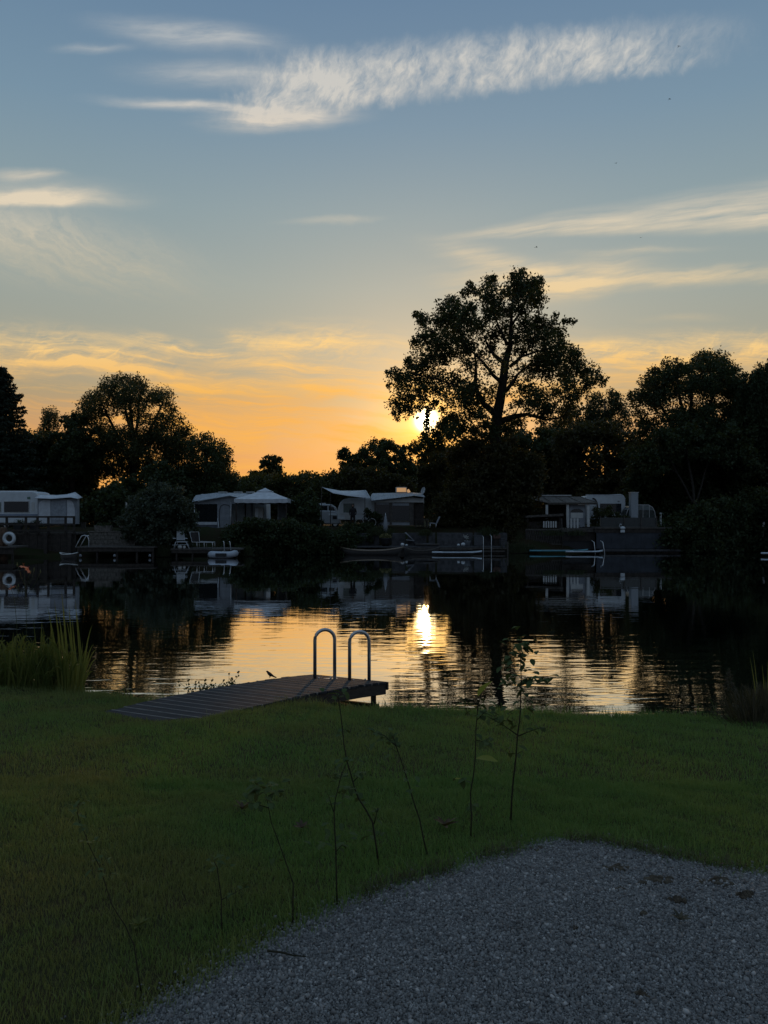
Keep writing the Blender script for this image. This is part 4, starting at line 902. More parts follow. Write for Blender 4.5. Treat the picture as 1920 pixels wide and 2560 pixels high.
bush('leafy bush between the left awning and the pale panel', 60, [(192,1320),(200,1250),(240,1215),(300,1205),(325,1240),(320,1320)], 46, 18, 'dark', seed=50, depth=1.6)
bush('big grey-green shrub on the left shore beside the jetty', 52, [(315,1366),(306,1300),(330,1240),(370,1205),(410,1196),(446,1212),(468,1250),(480,1300),(460,1366)], 80, 19, 'grey', seed=51, depth=1.8, bz=.4, leaf=.22)
bush('tall bush behind the pale panel, below the dome-shaped tree', 64, [(300,1250),(320,1180),(380,1150),(450,1160),(480,1230),(470,1310),(310,1310)], 60, 20, 'dark', seed=52, depth=2)
bush('olive bushes behind the striped-roof awning', 70, [(440,1190),(520,1172),(600,1178),(640,1200),(640,1300),(440,1300)], 62, 22, 'olive', seed=53, depth=2.4)
bush('olive hedge behind the pavilion', 74, [(610,1190),(700,1178),(790,1172),(850,1165),(860,1290),(610,1290)], 66, 22, 'olive', seed=54, depth=2.4)
bush('dark hedge behind the skylight roof', 74, [(820,1180),(880,1165),(960,1170),(1010,1185),(1015,1290),(820,1290)], 66, 22, 'brown', seed=55, depth=2.4)
bush('upright dark bush between the pavilion and the sail canopy', 58, [(722,1310),(726,1260),(745,1230),(770,1222),(792,1245),(800,1310)], 34, 14, 'dark', seed=56, depth=1.2, leaf=.22)
bush('shrub below the striped-roof awning, left of the pavilion', 54, [(560,1392),(568,1320),(600,1296),(650,1290),(690,1300),(690,1394)], 60, 17, 'dark', seed=57, depth=1.2, bz=.2, leaf=.22)
bush('shrub in front of the pavilion spilling to the waterline', 54.5, [(660,1392),(668,1306),(710,1290),(760,1296),(800,1310),(800,1394)], 60, 17, 'dark', seed=58, depth=1.2, bz=.2, leaf=.22, droop=.3)
bush('low shrub at the waterline left of the long boat', 55, [(780,1390),(786,1330),(820,1312),(870,1318),(884,1340),(850,1392)], 40, 16, 'dark', seed=59, depth=1.1, bz=.2, leaf=.22, droop=.3)
bush('small bush in front of the white caravan and the person', 58, [(846,1340),(850,1306),(900,1300),(935,1310),(940,1340)], 26, 12, 'dark', seed=60, depth=.8, leaf=.2)
bush('tall narrow bush beside the white caravan', 60, [(914,1320),(918,1262),(935,1254),(950,1275),(952,1320)], 16, 9, 'dark', seed=61, depth=.6, leaf=.18)
bush('hop-like plant climbing in front of the right caravan', 61, [(1478,1322),(1488,1270),(1520,1262),(1555,1285),(1580,1290),(1590,1322)], 26, 12, 'olive', seed=62, depth=.6, leaf=.18, dens=.8)
bush('dark bush on the terrace right of the veranda', 61, [(1075,1330),(1090,1265),(1112,1215),(1170,1190),(1230,1200),(1250,1330)], 66, 18, 'brown', seed=63, depth=1.6, leaf=.22)
# a distant wood that reads as one mass, beyond everything
rng = np.random.default_rng(70); P = []
for k in range(150):
    x = rng.uniform(-140, 140); y = rng.uniform(150, 190); top = 11.6 + 1.3 * math.sin(x * .13) + rng.uniform(-1.2, 1.0); r = rng.uniform(2.2, 4.0); n = 420
    c = rng.normal(size=(n, 3)); c /= np.linalg.norm(c, axis=1)[:, None]; p = c * np.array([r, r, r * 1.2]) * rng.uniform(.55, 1.05, (n, 1)) + np.array([x, y, top - r * 1.2]); P.append(p)
    p2 = np.stack([rng.uniform(x - r, x + r, 160), rng.uniform(y - r, y + r, 160), rng.uniform(2, top - r * 1.2, 160)], 1); P.append(p2)
V_, F_ = leaf_cards(np.concatenate(P), .95, rng, aspect=.75); tag(np_mesh('distant_wood', V_, F_, LM['dark']), kind='stuff')
# ---------------------------------------------------------------- the camp on the far bank
white = mat('white_paint', (.56, .60, .63), rough=.45, var=.08, scale=2)
cream = mat('cream_panel', (.50, .51, .50), rough=.6, var=.1, scale=2)
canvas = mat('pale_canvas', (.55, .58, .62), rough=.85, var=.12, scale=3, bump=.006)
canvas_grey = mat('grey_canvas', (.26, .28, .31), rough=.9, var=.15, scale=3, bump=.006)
dark_wood = mat('weathered_dark_wood', (.045, .036, .030), rough=.85, var=.35, scale=5, bump=.006)
mid_wood = mat('weathered_grey_wood', (.085, .075, .066), rough=.85, var=.3, scale=5, bump=.006)
stone_m = mat('pale_block_stone', (.17, .155, .135), rough=.9, var=.35, scale=6, bump=.02)
slab_m = mat('concrete_slab', (.075, .075, .08), rough=.9, var=.3, scale=4, bump=.01)
pane = glass_mat('dark_window_glass'); black = mat('black_plastic', (.012, .012, .014), rough=.5, var=.2)
steel = mat('pale_steel_tube', (.62, .63, .64), rough=.35, metal=.6, var=.1)
rubber = mat('tyre_rubber', (.018, .018, .018), rough=.9); blue_trim = mat('blue_stripe', (.05, .10, .22), rough=.5)
foil = mat('teal_board_skin', (.10, .30, .36), rough=.5, var=.12); white_board = mat('white_board_skin', (.50, .56, .62), rough=.5, var=.12)
def B(mb, px0, px1, py0, py1, Y, d, dy=0.0):
    return mb.box(X(px0, Y), X(px1, Y), Y + dy, Y + dy + d, Z(py1, Y), Z(py0, Y))
def pbox(name, px0, px1, py0, py1, Y, d, m, parent, dy=0.0, bevel=0.0, label=None):
    return B(MB(), px0, px1, py0, py1, Y, d, dy).build(name, m, parent, bevel=bevel, label=label)
def poly(name, pts, Y, d, m, parent, dy=0.0, bevel=0.0, smooth=False):
    return MB().prism([(X(a, Y), Z(b, Y)) for a, b in pts], Y + dy, Y + dy + d).build(name, m, parent, bevel=bevel, smooth=smooth)
def tubes(name, runs, Y, r, m, parent, n=6, smooth=True):
    mb = MB()
    for run in runs: mb.tube([(X(p[0], Y), Y + (p[2] if len(p) > 2 else 0), Z(p[1], Y)) for p in run], r, n)
    return mb.build(name, m, parent, smooth=smooth)
def wheel(px, py, Y, r, parent, dy):
    c = (X(px, Y), Y + dy, Z(py, Y)); t = MB().torus(c, r * .78, r * .24, 20, 8).build('wheel', rubber, parent, smooth=True)
    MB().prism([(c[0] + math.cos(a) * r * .56, c[2] + math.sin(a) * r * .56) for a in np.linspace(0, math.tau, 15)[:-1]], c[1] - .05, c[1] + .05).build('rim', steel, t)
def floor_at(px, Y): return (X(px, Y), Y, float(far_z(X(px, Y), Y)))

# == left: caravan with its awning on a railed wooden deck
Y = 54.0
t = thing('caravan', 'white caravan on the left deck with one wide dark window', 'caravan', floor_at(20, Y))
body = [(-110, 1308), (-118, 1262), (-108, 1236), (-90, 1229), (80, 1228), (90, 1231), (95, 1240), (96, 1308)]
poly('body', body, Y, 2.2, white, t, bevel=.05)
w = pbox('window', 9, 74, 1252, 1282, Y, .03, cream, t, dy=-.03, bevel=.01); pbox('pane', 11, 72, 1254, 1280, Y, .03, pane, w, dy=-.045)
w = pbox('window', -80, -14, 1252, 1282, Y, .03, cream, t, dy=-.03, bevel=.01); pbox('pane', -78, -16, 1254, 1280, Y, .03, pane, w, dy=-.045)
w = pbox('window', -12, 4, 1254, 1281, Y, .03, cream, t, dy=-.03, bevel=.01); pbox('pane', -10, 2, 1256, 1279, Y, .03, mat('dark_leafy_pane', (.04, .08, .05), rough=.2), w, dy=-.045)
pbox('roof_rail', -90, 90, 1226.5, 1228.2, Y, .04, steel, t, dy=.1); pbox('trim_strip', -108, 95, 1286, 1288.5, Y, .02, blue_trim, t, dy=-.02)
pbox('marker_panel', 79, 86, 1255, 1278, Y, .02, cream, t, dy=-.02); pbox('emblem', 68, 76, 1242, 1248, Y, .015, mat('green_emblem', (.10, .18, .14), rough=.5), t, dy=-.015)
wheel(10, 1312, Y, .33, t, .35); wheel(-40, 1312, Y, .33, t, .35)
Y = 53.6
t = thing('awning_tent', 'pale awning tent with an arched front panel, joined to the left caravan', 'awning', floor_at(145, Y))
mb = MB(); rows = []
for a, d in ((0, 0), (.5, .25), (1, .5)):
    rows.append([(X(px, Y), Y - .35 * (1 - a) + d, Z(py + (1 - a) * dp_ , Y) ) for px, py, dp_ in ((92, 1235, 10), (110, 1236, 10), (135, 1237, 10), (160, 1235, 10), (181, 1229.5, 14), (199, 1243, 4))])
mb.grid(rows, .02); mb.build('roof', canvas, t, smooth=True)
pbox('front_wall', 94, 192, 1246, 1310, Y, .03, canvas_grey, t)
arch = [(97, 1308), (97, 1262), (99, 1256), (103, 1252), (109, 1250), (126, 1250), (126, 1308)]
poly('window', arch, Y, .02, canvas, t, dy=-.02); poly('window', [(168, 1308), (168, 1250), (176, 1251), (181, 1255), (185, 1262), (187, 1272), (187, 1308)], Y, .02, canvas, t, dy=-.02)
pbox('door', 128, 166, 1250, 1300, Y, .02, mat('grey_door_panel', (.30, .33, .37), rough=.8), t, dy=-.02)
pbox('side_wall', 192.2, 193, 1246, 1310, Y, .4, canvas_grey, t)
Y = 51.5
t = thing('wooden_deck', 'dark wooden deck on piles carrying the left caravan, with a plank railing', 'deck', (X(90, Y), Y, .0))
mb = MB(); B(mb, -140, 190, 1331, 1336, Y, 6.5); mb.build('platform', mid_wood, t)
mb = MB()
for k in range(17): B(mb, -138 + k * 19.3, -138 + k * 19.3 + 18.6, 1336.2, 1380, Y, .05, .02)
mb.build('skirt_boards', dark_wood, t)
for px in (-60, 18, 66, 95, 122, 165, 186): pbox('post', px - 2.6, px + 2.6, 1291, 1336, Y, .10, dark_wood, t, dy=-.11)
for y0, y1 in ((1290, 1294.5), (1309, 1313.5), (1324, 1329)): pbox('rail', -130, 190, y0, y1, Y, .04, dark_wood, t, dy=-.155)
for px in (-40, 40, 118, 178): pbox('pile', px - 4, px + 4, 1334, 1402, Y, .18, dark_wood, t, dy=-.3)
for k, (a, b, l) in enumerate(((33, 52, 'dark planter box on the left deck, under the caravan window'), (73, 94, 'wider dark planter box on the left deck where caravan and awning meet'))):
    t = thing('planter_box', l, 'planter', (X((a + b) / 2, Y), Y + .3, Z(1331, Y)), 'planter boxes on the left deck'); pbox('box', a, b, 1306, 1331, Y + .3, .3, black, t, bevel=.02)
    P = RNG.normal(size=(160, 3)) * [.16, .12, .07] + [X((a + b) / 2, Y), Y + .45, Z(1304, Y)]; V_, F_ = leaf_cards(P, .09, RNG); np_mesh('foliage', V_, F_, LM['dark'], t)
Y = 48.3
t = thing('lifebuoy', 'white ring lifebuoy hanging on a brown pile at the left edge', 'lifebuoy', (X(23, Y), Y, Z(1346, Y))); c = (X(23, Y), Y, Z(1346, Y))
MB().torus(c, M(12, Y), M(3.9, Y), 28, 10).build('ring', white, t, smooth=True)
tubes('rope', [[(23 + 16.6 * math.cos(a), 1346 + 16.6 * math.sin(a), -.02) for a in np.linspace(0, math.tau, 25)]], Y, .012, cream, t)
t = thing('mooring_pile', 'thick brown wooden pile behind the lifebuoy', 'pile', (X(0, Y), Y + .2, 0)); MB().lathe((X(2, Y), Y + .35, -.6), [(.26, 0), (.25, 2.0), (.22, 2.5), (.15, 2.62)], 12).build('shaft', mat('brown_pile', (.11, .065, .04), rough=.9, var=.4, scale=5, bump=.01), t, smooth=True)
MB().torus((X(2, Y), Y + .35, 1.35), .255, .025, 18, 6, 'z').build('iron_band', black, t, smooth=True)
t = thing('landing_stage', 'low plank landing stage at the left border below the lifebuoy', 'jetty', (X(0, Y), Y, .1)); pbox('planks', -90, 36, 1366, 1370, Y, 2.2, mid_wood, t, dy=-.3); pbox('front_board', -90, 35, 1370.3, 1385, Y, .05, dark_wood, t, dy=-.2)
for px in (-60, -10, 30): pbox('pile', px - 2, px + 2, 1370.4, 1404, Y, .12, dark_wood, t)
def boat(name, label, pts, Y, L_px, beam_, rise, hull_m, rim_m, keel=.25, group=None):
    """pointed open boat lying along x. pts: (px left, px right, gunwale px, waterline)"""
    a, b, gy = pts; t = thing(name, label, 'boat', (X((a + b) / 2, Y), Y, 0), group); x0, x1 = X(a, Y), X(b, Y); zg = Z(gy, Y); n = 14; rows = []; rim = MB(); li = []; ri = []
    for i in range(n + 1):
        f = i / n; x = x0 + (x1 - x0) * f; e = abs(2 * f - 1); w = beam_ / 2 * max(.03, 1 - e ** 2.6); z = zg + rise * e ** 2.2; kz = -keel * (1 - e ** 3) + z * .9 * e ** 6
        rows.append([(x, Y - w, z), (x, Y - w * .82, z * .45 + kz * .4), (x, Y - w * .4, kz), (x, Y, kz - .03), (x, Y + w * .4, kz), (x, Y + w * .82, z * .45 + kz * .4), (x, Y + w, z)]); li.append((x, Y - w, z)); ri.append((x, Y + w, z))
    mb = MB(); mb.grid(rows); h = mb.build('hull', hull_m, t, smooth=True); sm = h.modifiers.new('thick', 'SOLIDIFY'); sm.thickness = .03
    rim.tube(li, .035, 6); rim.tube(ri, .035, 6); rim.build('gunwale', rim_m, t, smooth=True)
    for f in (.3, .55, .75):
        x = x0 + (x1 - x0) * f; w = beam_ / 2 * (1 - abs(2 * f - 1) ** 2.6) * .9; MB().box(x - .09, x + .09, Y - w, Y + w, zg - .12, zg - .08).build('thwart', mid_wood, t)
    return t
dark_hull = mat('dark_hull', (.030, .026, .024), rough=.5); tan = mat('tan_gunwale', (.30, .24, .18), rough=.6)
boat('rowing_boat', 'small dark dinghy with a pale rim moored below the left deck', (150, 194, 1385.5), 48.6, 0, .95, .10, dark_hull, cream)
# low jetty with its stone wall
Y = 49.8
t = thing('jetty', 'long low dark jetty in front of the stone wall on the left', 'jetty', (X(290, Y), Y, 0)); pbox('planks', 190, 386, 1366.5, 1370, Y, 2.2, mid_wood, t)
pbox('front_board', 192, 384, 1370.2, 1379, Y, .05, dark_wood, t, dy=.05)
for px in (196, 240, 290, 340, 380): pbox('pile', px - 2.3, px + 2.3, 1379.2, 1404, Y, .13, dark_wood, t, dy=.15)
tubes('ladder_rail', [[(189, 1368), (196, 1354), (204, 1340), (212, 1338), (219, 1340), (222, 1350), (222, 1367)], [(194, 1368, .4), (201, 1355, .4), (209, 1341, .4), (216, 1339, .4)]], Y, .028, steel, t)
for k, (px, l) in enumerate(((203, 'leftmost'), (288, 'middle'), (376, 'rightmost'))):
    tag(MB().ball((X(px, Y), Y - .12, Z(1389, Y)), (.085), .085, .10, 12, 8).build('fender_buoy', canvas_grey, None, smooth=True), f'small pale buoy hanging under the left jetty, {l} of three', 'buoy', 'buoys under the left jetty')
Y = 52.2
t = thing('stone_wall', 'pale block retaining wall behind the left jetty', 'wall', (X(285, Y), Y, .5)); mb = MB()
for r_ in range(4):
    for k in range(8):
        a = 222 + k * 15.4 - (r_ % 2) * 7.6; b = a + 15; a = max(a, 222); b = min(b, 342); B(mb, a, b, 1330.5 + r_ * 9.2, 1330.5 + r_ * 9.2 + 8.8, Y, .35, random.uniform(0, .03))
mb.build('blocks', stone_m, t, bevel=.012); pbox('coping', 220, 344, 1327.5, 1330, Y, .42, stone_m, t, dy=-.03)
for a, b, l in ((234, 277, 'larger stone trough planted with greenery on the left stone wall'), (296, 322, 'smaller stone trough on the left stone wall below the pale panel')):
    t = thing('stone_trough', l, 'planter', (X((a + b) / 2, Y), Y + .2, Z(1327.5, Y)), 'stone troughs on the left wall'); poly('trough', [(a + 2, 1327.4), (a, 1314), (b, 1314), (b - 2, 1327.4)], Y, .4, stone_m, t, dy=.05, bevel=.02)
    P = RNG.normal(size=(260, 3)) * [M(b - a, Y) * .22, .14, .07] + [X((a + b) / 2, Y), Y + .25, Z(1312, Y)]; V_, F_ = leaf_cards(P, .12, RNG); np_mesh('foliage', V_, F_, LM['dark'], t)
Y = 55
t = thing('privacy_panel', 'tall pale panel half hidden behind the grey-green shrub', 'panel', (X(325, Y), Y, float(far_z(X(325, Y), Y)))); pbox('sheet', 313, 340, 1256, 1308, Y, .03, cream, t); pbox('frame', 312, 314, 1254, 1330, Y, .05, mid_wood, t, dy=-.01); pbox('frame', 339, 341, 1254, 1330, Y, .05, mid_wood, t, dy=-.01)
t = thing('fence_post', 'grey post beside the left deck steps', 'post', (X(207, Y), Y, 1.2)); pbox('post', 202, 212, 1308, 1335, Y, .2, mid_wood, t); pbox('cap', 201, 213, 1306, 1308, Y, .24, mid_wood, t, dy=-.02)
# == platform with chairs and the rubber boat
Y = 50.2
t = thing('bathing_platform', 'flat wooden bathing platform with two chairs on it', 'platform', (X(515, Y), Y, 0)); pbox('planks', 426, 602, 1371.5, 1375, Y, 2.6, mid_wood, t); pbox('front_board', 428, 600, 1375.2, 1383, Y, .05, dark_wood, t, dy=.04)
for px in (440, 480, 520, 590): pbox('pile', px - 2, px + 2, 1383.2, 1402, Y, .13, dark_wood, t, dy=.1)
tubes('ladder_rail', [[(561, 1376), (560, 1356), (558, 1353)], [(577, 1376), (575, 1356), (573, 1353)]], Y - .15, .03, steel, t)
t = thing('garden_chair', 'white slatted reclining garden chair on the bathing platform', 'chair', (X(455, Y), Y + .7, Z(1371.5, Y))); Yc = Y + .7
mb = MB()
for k in range(9): f = k / 8; mb.beam((X(444 + 1 * f, Yc), Yc - .22 + .0 * f, Z(1349 - 21 * f, Yc)), (X(464 - 3 * f, Yc), Yc - .22, Z(1349 - 21 * f, Yc)), .02, .055)
for px0, px1 in ((444, 445), (464, 461)): mb.tube([(X(px0, Yc), Yc - .2, Z(1351, Yc)), (X(px1, Yc), Yc - .2, Z(1327, Yc))], .022, 6)
mb.build('backrest', white, t)
mb = MB()
for k in range(6): mb.box(X(446, Yc), X(470, Yc), Yc - .5 + k * .09, Yc - .43 + k * .09, Z(1355, Yc), Z(1353, Yc))
mb.build('seat', white, t)
for k, (a, b, d) in enumerate(((444, 440, -.5), (470, 478, -.5), (446, 436, -.0), (468, 474, -.0))): tubes('leg', [[(a, 1354, d), (b, 1371.5, d)]], Yc, .022, white, t)
for d, a, b in ((-.55, 434, 446), (-.55, 466, 474)): tubes('armrest', [[(a, 1345, d), (b, 1346, d)]], Yc, .03, white, t)
tubes('stretcher', [[(436, 1362, -.5), (476, 1361, -.5)]], Yc, .016, white, t)
t = thing('sun_lounger', 'dark cloth lounger with a pale tube frame next to the white chair', 'lounger', (X(505, Y), Y + .6, Z(1371.5, Y))); Yc = Y + .6
mb = MB(); mb.grid([[(X(477, Yc), Yc - .3, Z(1331, Yc)), (X(483, Yc), Yc - .3, Z(1355, Yc)), (X(534, Yc), Yc - .3, Z(1356, Yc))], [(X(492, Yc), Yc + .3, Z(1331, Yc)), (X(496, Yc), Yc + .3, Z(1354, Yc)), (X(534, Yc), Yc + .3, Z(1355, Yc))]], .02); mb.build('fabric', black, t)
tubes('frame', [[(494, 1330, .3), (477, 1330, -.3), (483, 1355, -.32), (535, 1356, -.32), (535, 1355, .32), (496, 1354, .3), (494, 1330, .3)]], Yc, .02, steel, t)
for px in (495, 513, 534): tubes('leg', [[(px, 1355, -.32), (px + 1, 1371.5, -.32)]], Yc, .018, steel, t); tubes('leg', [[(px, 1355, .32), (px + 1, 1371.5, .32)]], Yc, .018, steel, t)
t = thing('tackle_bag', 'small pale bag lying on the platform under the white chair', 'bag', (X(455, Y), Y + .3, Z(1371.5, Y))); MB().ball((X(450, Y + .3), Y + .3, Z(1368, Y)), .16, .12, .13, 10, 7).build('bag', cream, t, smooth=True); MB().ball((X(461, Y + .3), Y + .3, Z(1368.5, Y)), .10, .1, .11, 10, 7).build('pouch', cream, t, smooth=True)
Y = 49.6
t = thing('rubber_boat', 'grey and white inflatable boat floating before the bathing platform', 'boat', (X(558, Y), Y, 0)); hw = M(29, Y); P = []
for k in range(25):
    a = k * math.tau / 24; ca, sa = math.cos(a), math.sin(a); P.append((X(558, Y) + hw * np.sign(ca) * abs(ca) ** .6, Y + .55 * np.sign(sa) * abs(sa) ** .6, .20 + .10 * max(0, ca) ** 3 + .04 * max(0, -ca) ** 3))
MB().tube(P, .21, 12).build('tube', mat('grey_pvc', (.38, .42, .48), rough=.5, var=.1), t, smooth=True); pbox('floor', 536, 582, 1388, 1391, Y, .9, dark_hull, t, dy=-.45)
pbox('side_panel', 545, 572, 1382, 1390, Y, .05, black, t, dy=-.79); pbox('seat', 556, 562, 1378, 1381, Y, .9, cream, t, dy=-.45)
# == striped-roof awning left of the pavilion
Y = 58.0
t = thing('awning_tent', 'awning tent with pale striped sloping roof and dark window, left of the pavilion', 'awning', floor_at(545, Y))
mb = MB(); F1, A1, R1 = (483, 1254), (577, 1239), (660, 1262); Bk = [(469, 1236), (535, 1228.5), (622, 1231)]
mb.grid([[(X(483, Y), Y - .3, Z(1254, Y)), (X(530, Y), Y - .3, Z(1247, Y)), (X(577, Y), Y - .3, Z(1239, Y)), (X(618, Y), Y - .3, Z(1250, Y)), (X(660, Y), Y - .3, Z(1262, Y))],
         [(X(473, Y), Y + 1.4, Z(1244, Y)), (X(527, Y), Y + 1.4, Z(1236, Y)), (X(577, Y), Y + 1.4, Z(1233, Y)), (X(620, Y), Y + 1.4, Z(1240, Y)), (X(660, Y), Y + 1.4, Z(1250, Y))],
         [(X(467, Y), Y + 2.8, Z(1235, Y)), (X(522, Y), Y + 2.8, Z(1228.5, Y)), (X(577, Y), Y + 2.8, Z(1229, Y)), (X(622, Y), Y + 2.8, Z(1231, Y)), (X(660, Y), Y + 2.8, Z(1240, Y))]], .02); mb.build('roof', mat('pale_roof_sheet', (.36, .40, .44), rough=.7, var=.25, scale=2.5, stretch=(6, .6, 1)), t)
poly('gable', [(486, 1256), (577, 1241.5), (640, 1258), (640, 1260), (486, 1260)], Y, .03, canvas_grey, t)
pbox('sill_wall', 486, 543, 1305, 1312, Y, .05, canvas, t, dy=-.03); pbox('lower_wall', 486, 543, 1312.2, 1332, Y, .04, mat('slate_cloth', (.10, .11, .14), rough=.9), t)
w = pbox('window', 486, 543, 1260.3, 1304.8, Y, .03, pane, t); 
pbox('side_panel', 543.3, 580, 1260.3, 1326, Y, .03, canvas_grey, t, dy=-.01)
tubes('door_seam', [[(549, 1320, -.04), (549, 1275, -.04), (552, 1265, -.04), (560, 1261, -.04), (572, 1263, -.04), (578, 1272, -.04), (579, 1320, -.04)]], Y, .02, black, t)
for px in (487, 578): tubes('pole', [[(px, 1256, -.12), (px, 1332, -.12)]], Y, .025, steel, t)
tubes('guy_line', [[(545, 1296, -.1), (552, 1328, -.5)]], Y, .03, white, t)
for k, px in enumerate((540, 580, 612)): pbox('roof_vent', px - 12, px + 10, 1226.5, 1229, Y, .5, cream, t, dy=2.4, bevel=.03)
t = thing('caravan', 'caravan mostly hidden behind the striped-roof awning, only its roof edge showing', 'caravan', floor_at(560, Y + 3)); poly('body', [(470, 1310), (470, 1240), (478, 1232), (640, 1230), (650, 1236), (652, 1310)], Y, 2.2, white, t, dy=3.0, bevel=.05); w = pbox('window', 500, 560, 1254, 1282, Y, .03, pane, t, dy=2.96); wheel(560, 1314, Y + 3, .33, t, .3)
# == pavilion
Y = 56.5
t = thing('pavilion', 'white pavilion with a two-tier peaked roof on posts', 'pavilion', floor_at(652, Y)); cxp = 652.5; xw = M(67.5, Y)
def roof(z0, w0, z1, w1, ox_, oy_, sag):
    mb = MB(); n = 6
    for k in range(4):
        rows = []
        for i in range(n + 1):
            f = i / n; w = w0 + (w1 - w0) * f; z = z0 + (z1 - z0) * (f - sag * f * (1 - f)); row = []
            for j in range(n + 1):
                u = -1 + 2 * j / n; p = Vector((u * w, -w, 0)); p.rotate(Matrix.Rotation(k * math.pi / 2, 3, 'Z')); row.append((ox_ + p.x, oy_ + p.y, z - .03 * (1 - u * u) * (1 - f)))
            rows.append(row)
        mb.grid(rows)
    return mb
cx_, cy_ = X(cxp, Y), Y + xw
rf = roof(Z(1247, Y), xw, Z(1227, Y), xw * .24, cx_, cy_, .25).build('roof', canvas, t); roof(Z(1226.5, Y), xw * .29, Z(1217, Y), .02, cx_, cy_, .2).build('top_tier', canvas, rf)
mb = MB()
for k in range(4):
    rows = []
    for dz in (0, -.27):
        row = []
        for j in range(13):
            u = -1 + j / 6; p = Vector((u * xw, -xw - .005, 0)); p.rotate(Matrix.Rotation(k * math.pi / 2, 3, 'Z')); row.append((cx_ + p.x, cy_ + p.y, Z(1247, Y) + (dz - .03 * (j % 2) if dz else .0) - .03 * (1 - u * u)))
        rows.append(row)
    mb.grid(rows)
mb.build('valance', canvas, t)
for sx in (-.93, .93):
    for sy in (-.93, .93): MB().box(cx_ + sx * xw - .05, cx_ + sx * xw + .05, cy_ + sy * xw - .05, cy_ + sy * xw + .05, 1.6, Z(1250, Y)).build('post', dark_wood, t)
mb = MB(); z0 = Z(1255, Y)
for k in range(7): a = cx_ + xw * (.55 + .05 * k); mb.tube([(a, cy_ - xw * .93, z0), (a, cy_ - xw * .93, z0 - .5 - .1 * (k % 2))], .012, 4)
mb.build('lattice', black, t)
t = thing('side_board', 'pale cabinet standing inside the pavilion', 'cabinet', (X(648, Y + 2), Y + 2, GF)); pbox('cabinet', 637, 657, 1268, 1296, Y + 2, .5, cream, t, bevel=.02); pbox('door', 638, 646, 1270, 1294, Y + 2, .03, white, t, dy=-.03)
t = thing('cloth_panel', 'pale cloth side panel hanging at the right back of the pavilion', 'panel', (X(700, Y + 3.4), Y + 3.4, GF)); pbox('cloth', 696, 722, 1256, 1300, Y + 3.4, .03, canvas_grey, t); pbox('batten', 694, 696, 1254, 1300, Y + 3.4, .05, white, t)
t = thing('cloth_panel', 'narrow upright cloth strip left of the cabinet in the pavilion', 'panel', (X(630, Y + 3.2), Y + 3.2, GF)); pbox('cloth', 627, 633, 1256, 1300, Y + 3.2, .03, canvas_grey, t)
# == parked car, sail canopy, white caravan with the person
Y = 64.0
t = thing('parked_car', 'pale estate car half hidden by bushes, left of the white caravan', 'car', floor_at(815, Y))
poly('body', [(788, 1310), (786, 1292), (790, 1280), (800, 1276), (838, 1277), (848, 1286), (850, 1310)], Y, 1.75, mat('silver_paint', (.34, .36, .38), rough=.35, metal=.3, var=.05), t, bevel=.06)
c = poly('cabin', [(790, 1280), (793, 1263), (800, 1260), (828, 1260.5), (838, 1268), (845, 1284), (840, 1285)], Y, 1.55, mat('silver_paint', (.3, .3, .3)), t, dy=.1, bevel=.05)
poly('window', [(822, 1264), (834, 1268), (841, 1282), (822, 1282)], Y, .03, pane, c, dy=.07); poly('window', [(796, 1265), (818, 1264), (818, 1282), (794, 1282)], Y, .03, pane, c, dy=.07)
pbox('roof_bar', 790, 814, 1257.6, 1259.4, Y, .05, white, t, dy=.2); pbox('bumper', 822, 842, 1284, 1288, Y, .06, white, t, dy=-.06); pbox('grille', 832, 842, 1290, 1298, Y, .04, black, t, dy=-.04)
wheel(798, 1310, Y, .31, t, .1); wheel(838, 1310, Y, .31, t, .1)
Y = 60.5
t = thing('white_caravan', 'white rounded caravan with a tall window, half under the sail canopy', 'caravan', floor_at(880, Y + .6))
poly('body', [(842, 1300), (843, 1270), (848, 1256), (858, 1247), (872, 1244), (985, 1243), (990, 1300)], Y, 2.2, white, t, dy=1.0, bevel=.06)
w = pbox('window', 857, 884, 1258, 1281, Y, .03, mat('green_grey_pane', (.10, .14, .13), rough=.15), t, dy=.96); pbox('door', 860, 880, 1283, 1299, Y, .02, cream, t, dy=.97); pbox('trim_strip', 845, 985, 1284, 1286, Y, .02, cream, t, dy=.975); wheel(930, 1304, Y + 1, .33, t, .3)
t = thing('sail_canopy', 'dark sail canopy stretched from a tall pole, with a bright right edge', 'canopy', floor_at(860, Y - .6)); mb = MB()
mb.grid([[(X(806, Y), Y - .8, Z(1218, Y)), (X(835, Y), Y - 1.0, Z(1234, Y)), (X(870, Y), Y - 1.1, Z(1240, Y)), (X(925, Y), Y - 1.0, Z(1247, Y))],
         [(X(812, Y), Y + .3, Z(1219.5, Y)), (X(840, Y), Y + .3, Z(1230, Y)), (X(874, Y), Y + .3, Z(1234, Y)), (X(920, Y), Y + .3, Z(1236, Y))],
         [(X(822, Y), Y + 1.4, Z(1222, Y)), (X(850, Y), Y + 1.4, Z(1225, Y)), (X(880, Y), Y + 1.4, Z(1225, Y)), (X(912, Y), Y + 1.4, Z(1223.5, Y))]], .012); mb.build('cloth', canvas, t, smooth=True)
mb = MB(); mb.beam((X(913, Y), Y + 1.3, Z(1225, Y)), (X(926, Y), Y - .95, Z(1246, Y)), .03, .09); mb.build('painted_sunlit_rim', white, t)  # white beam painted in for the sunlit rim of the cloth
for px, py, d in ((806, 1218, -.8), (913, 1244, -.9), (823, 1222, 1.4)): tubes('pole', [[(px, py, d), (px, 1320, d)]], Y, .03, dark_wood, t)
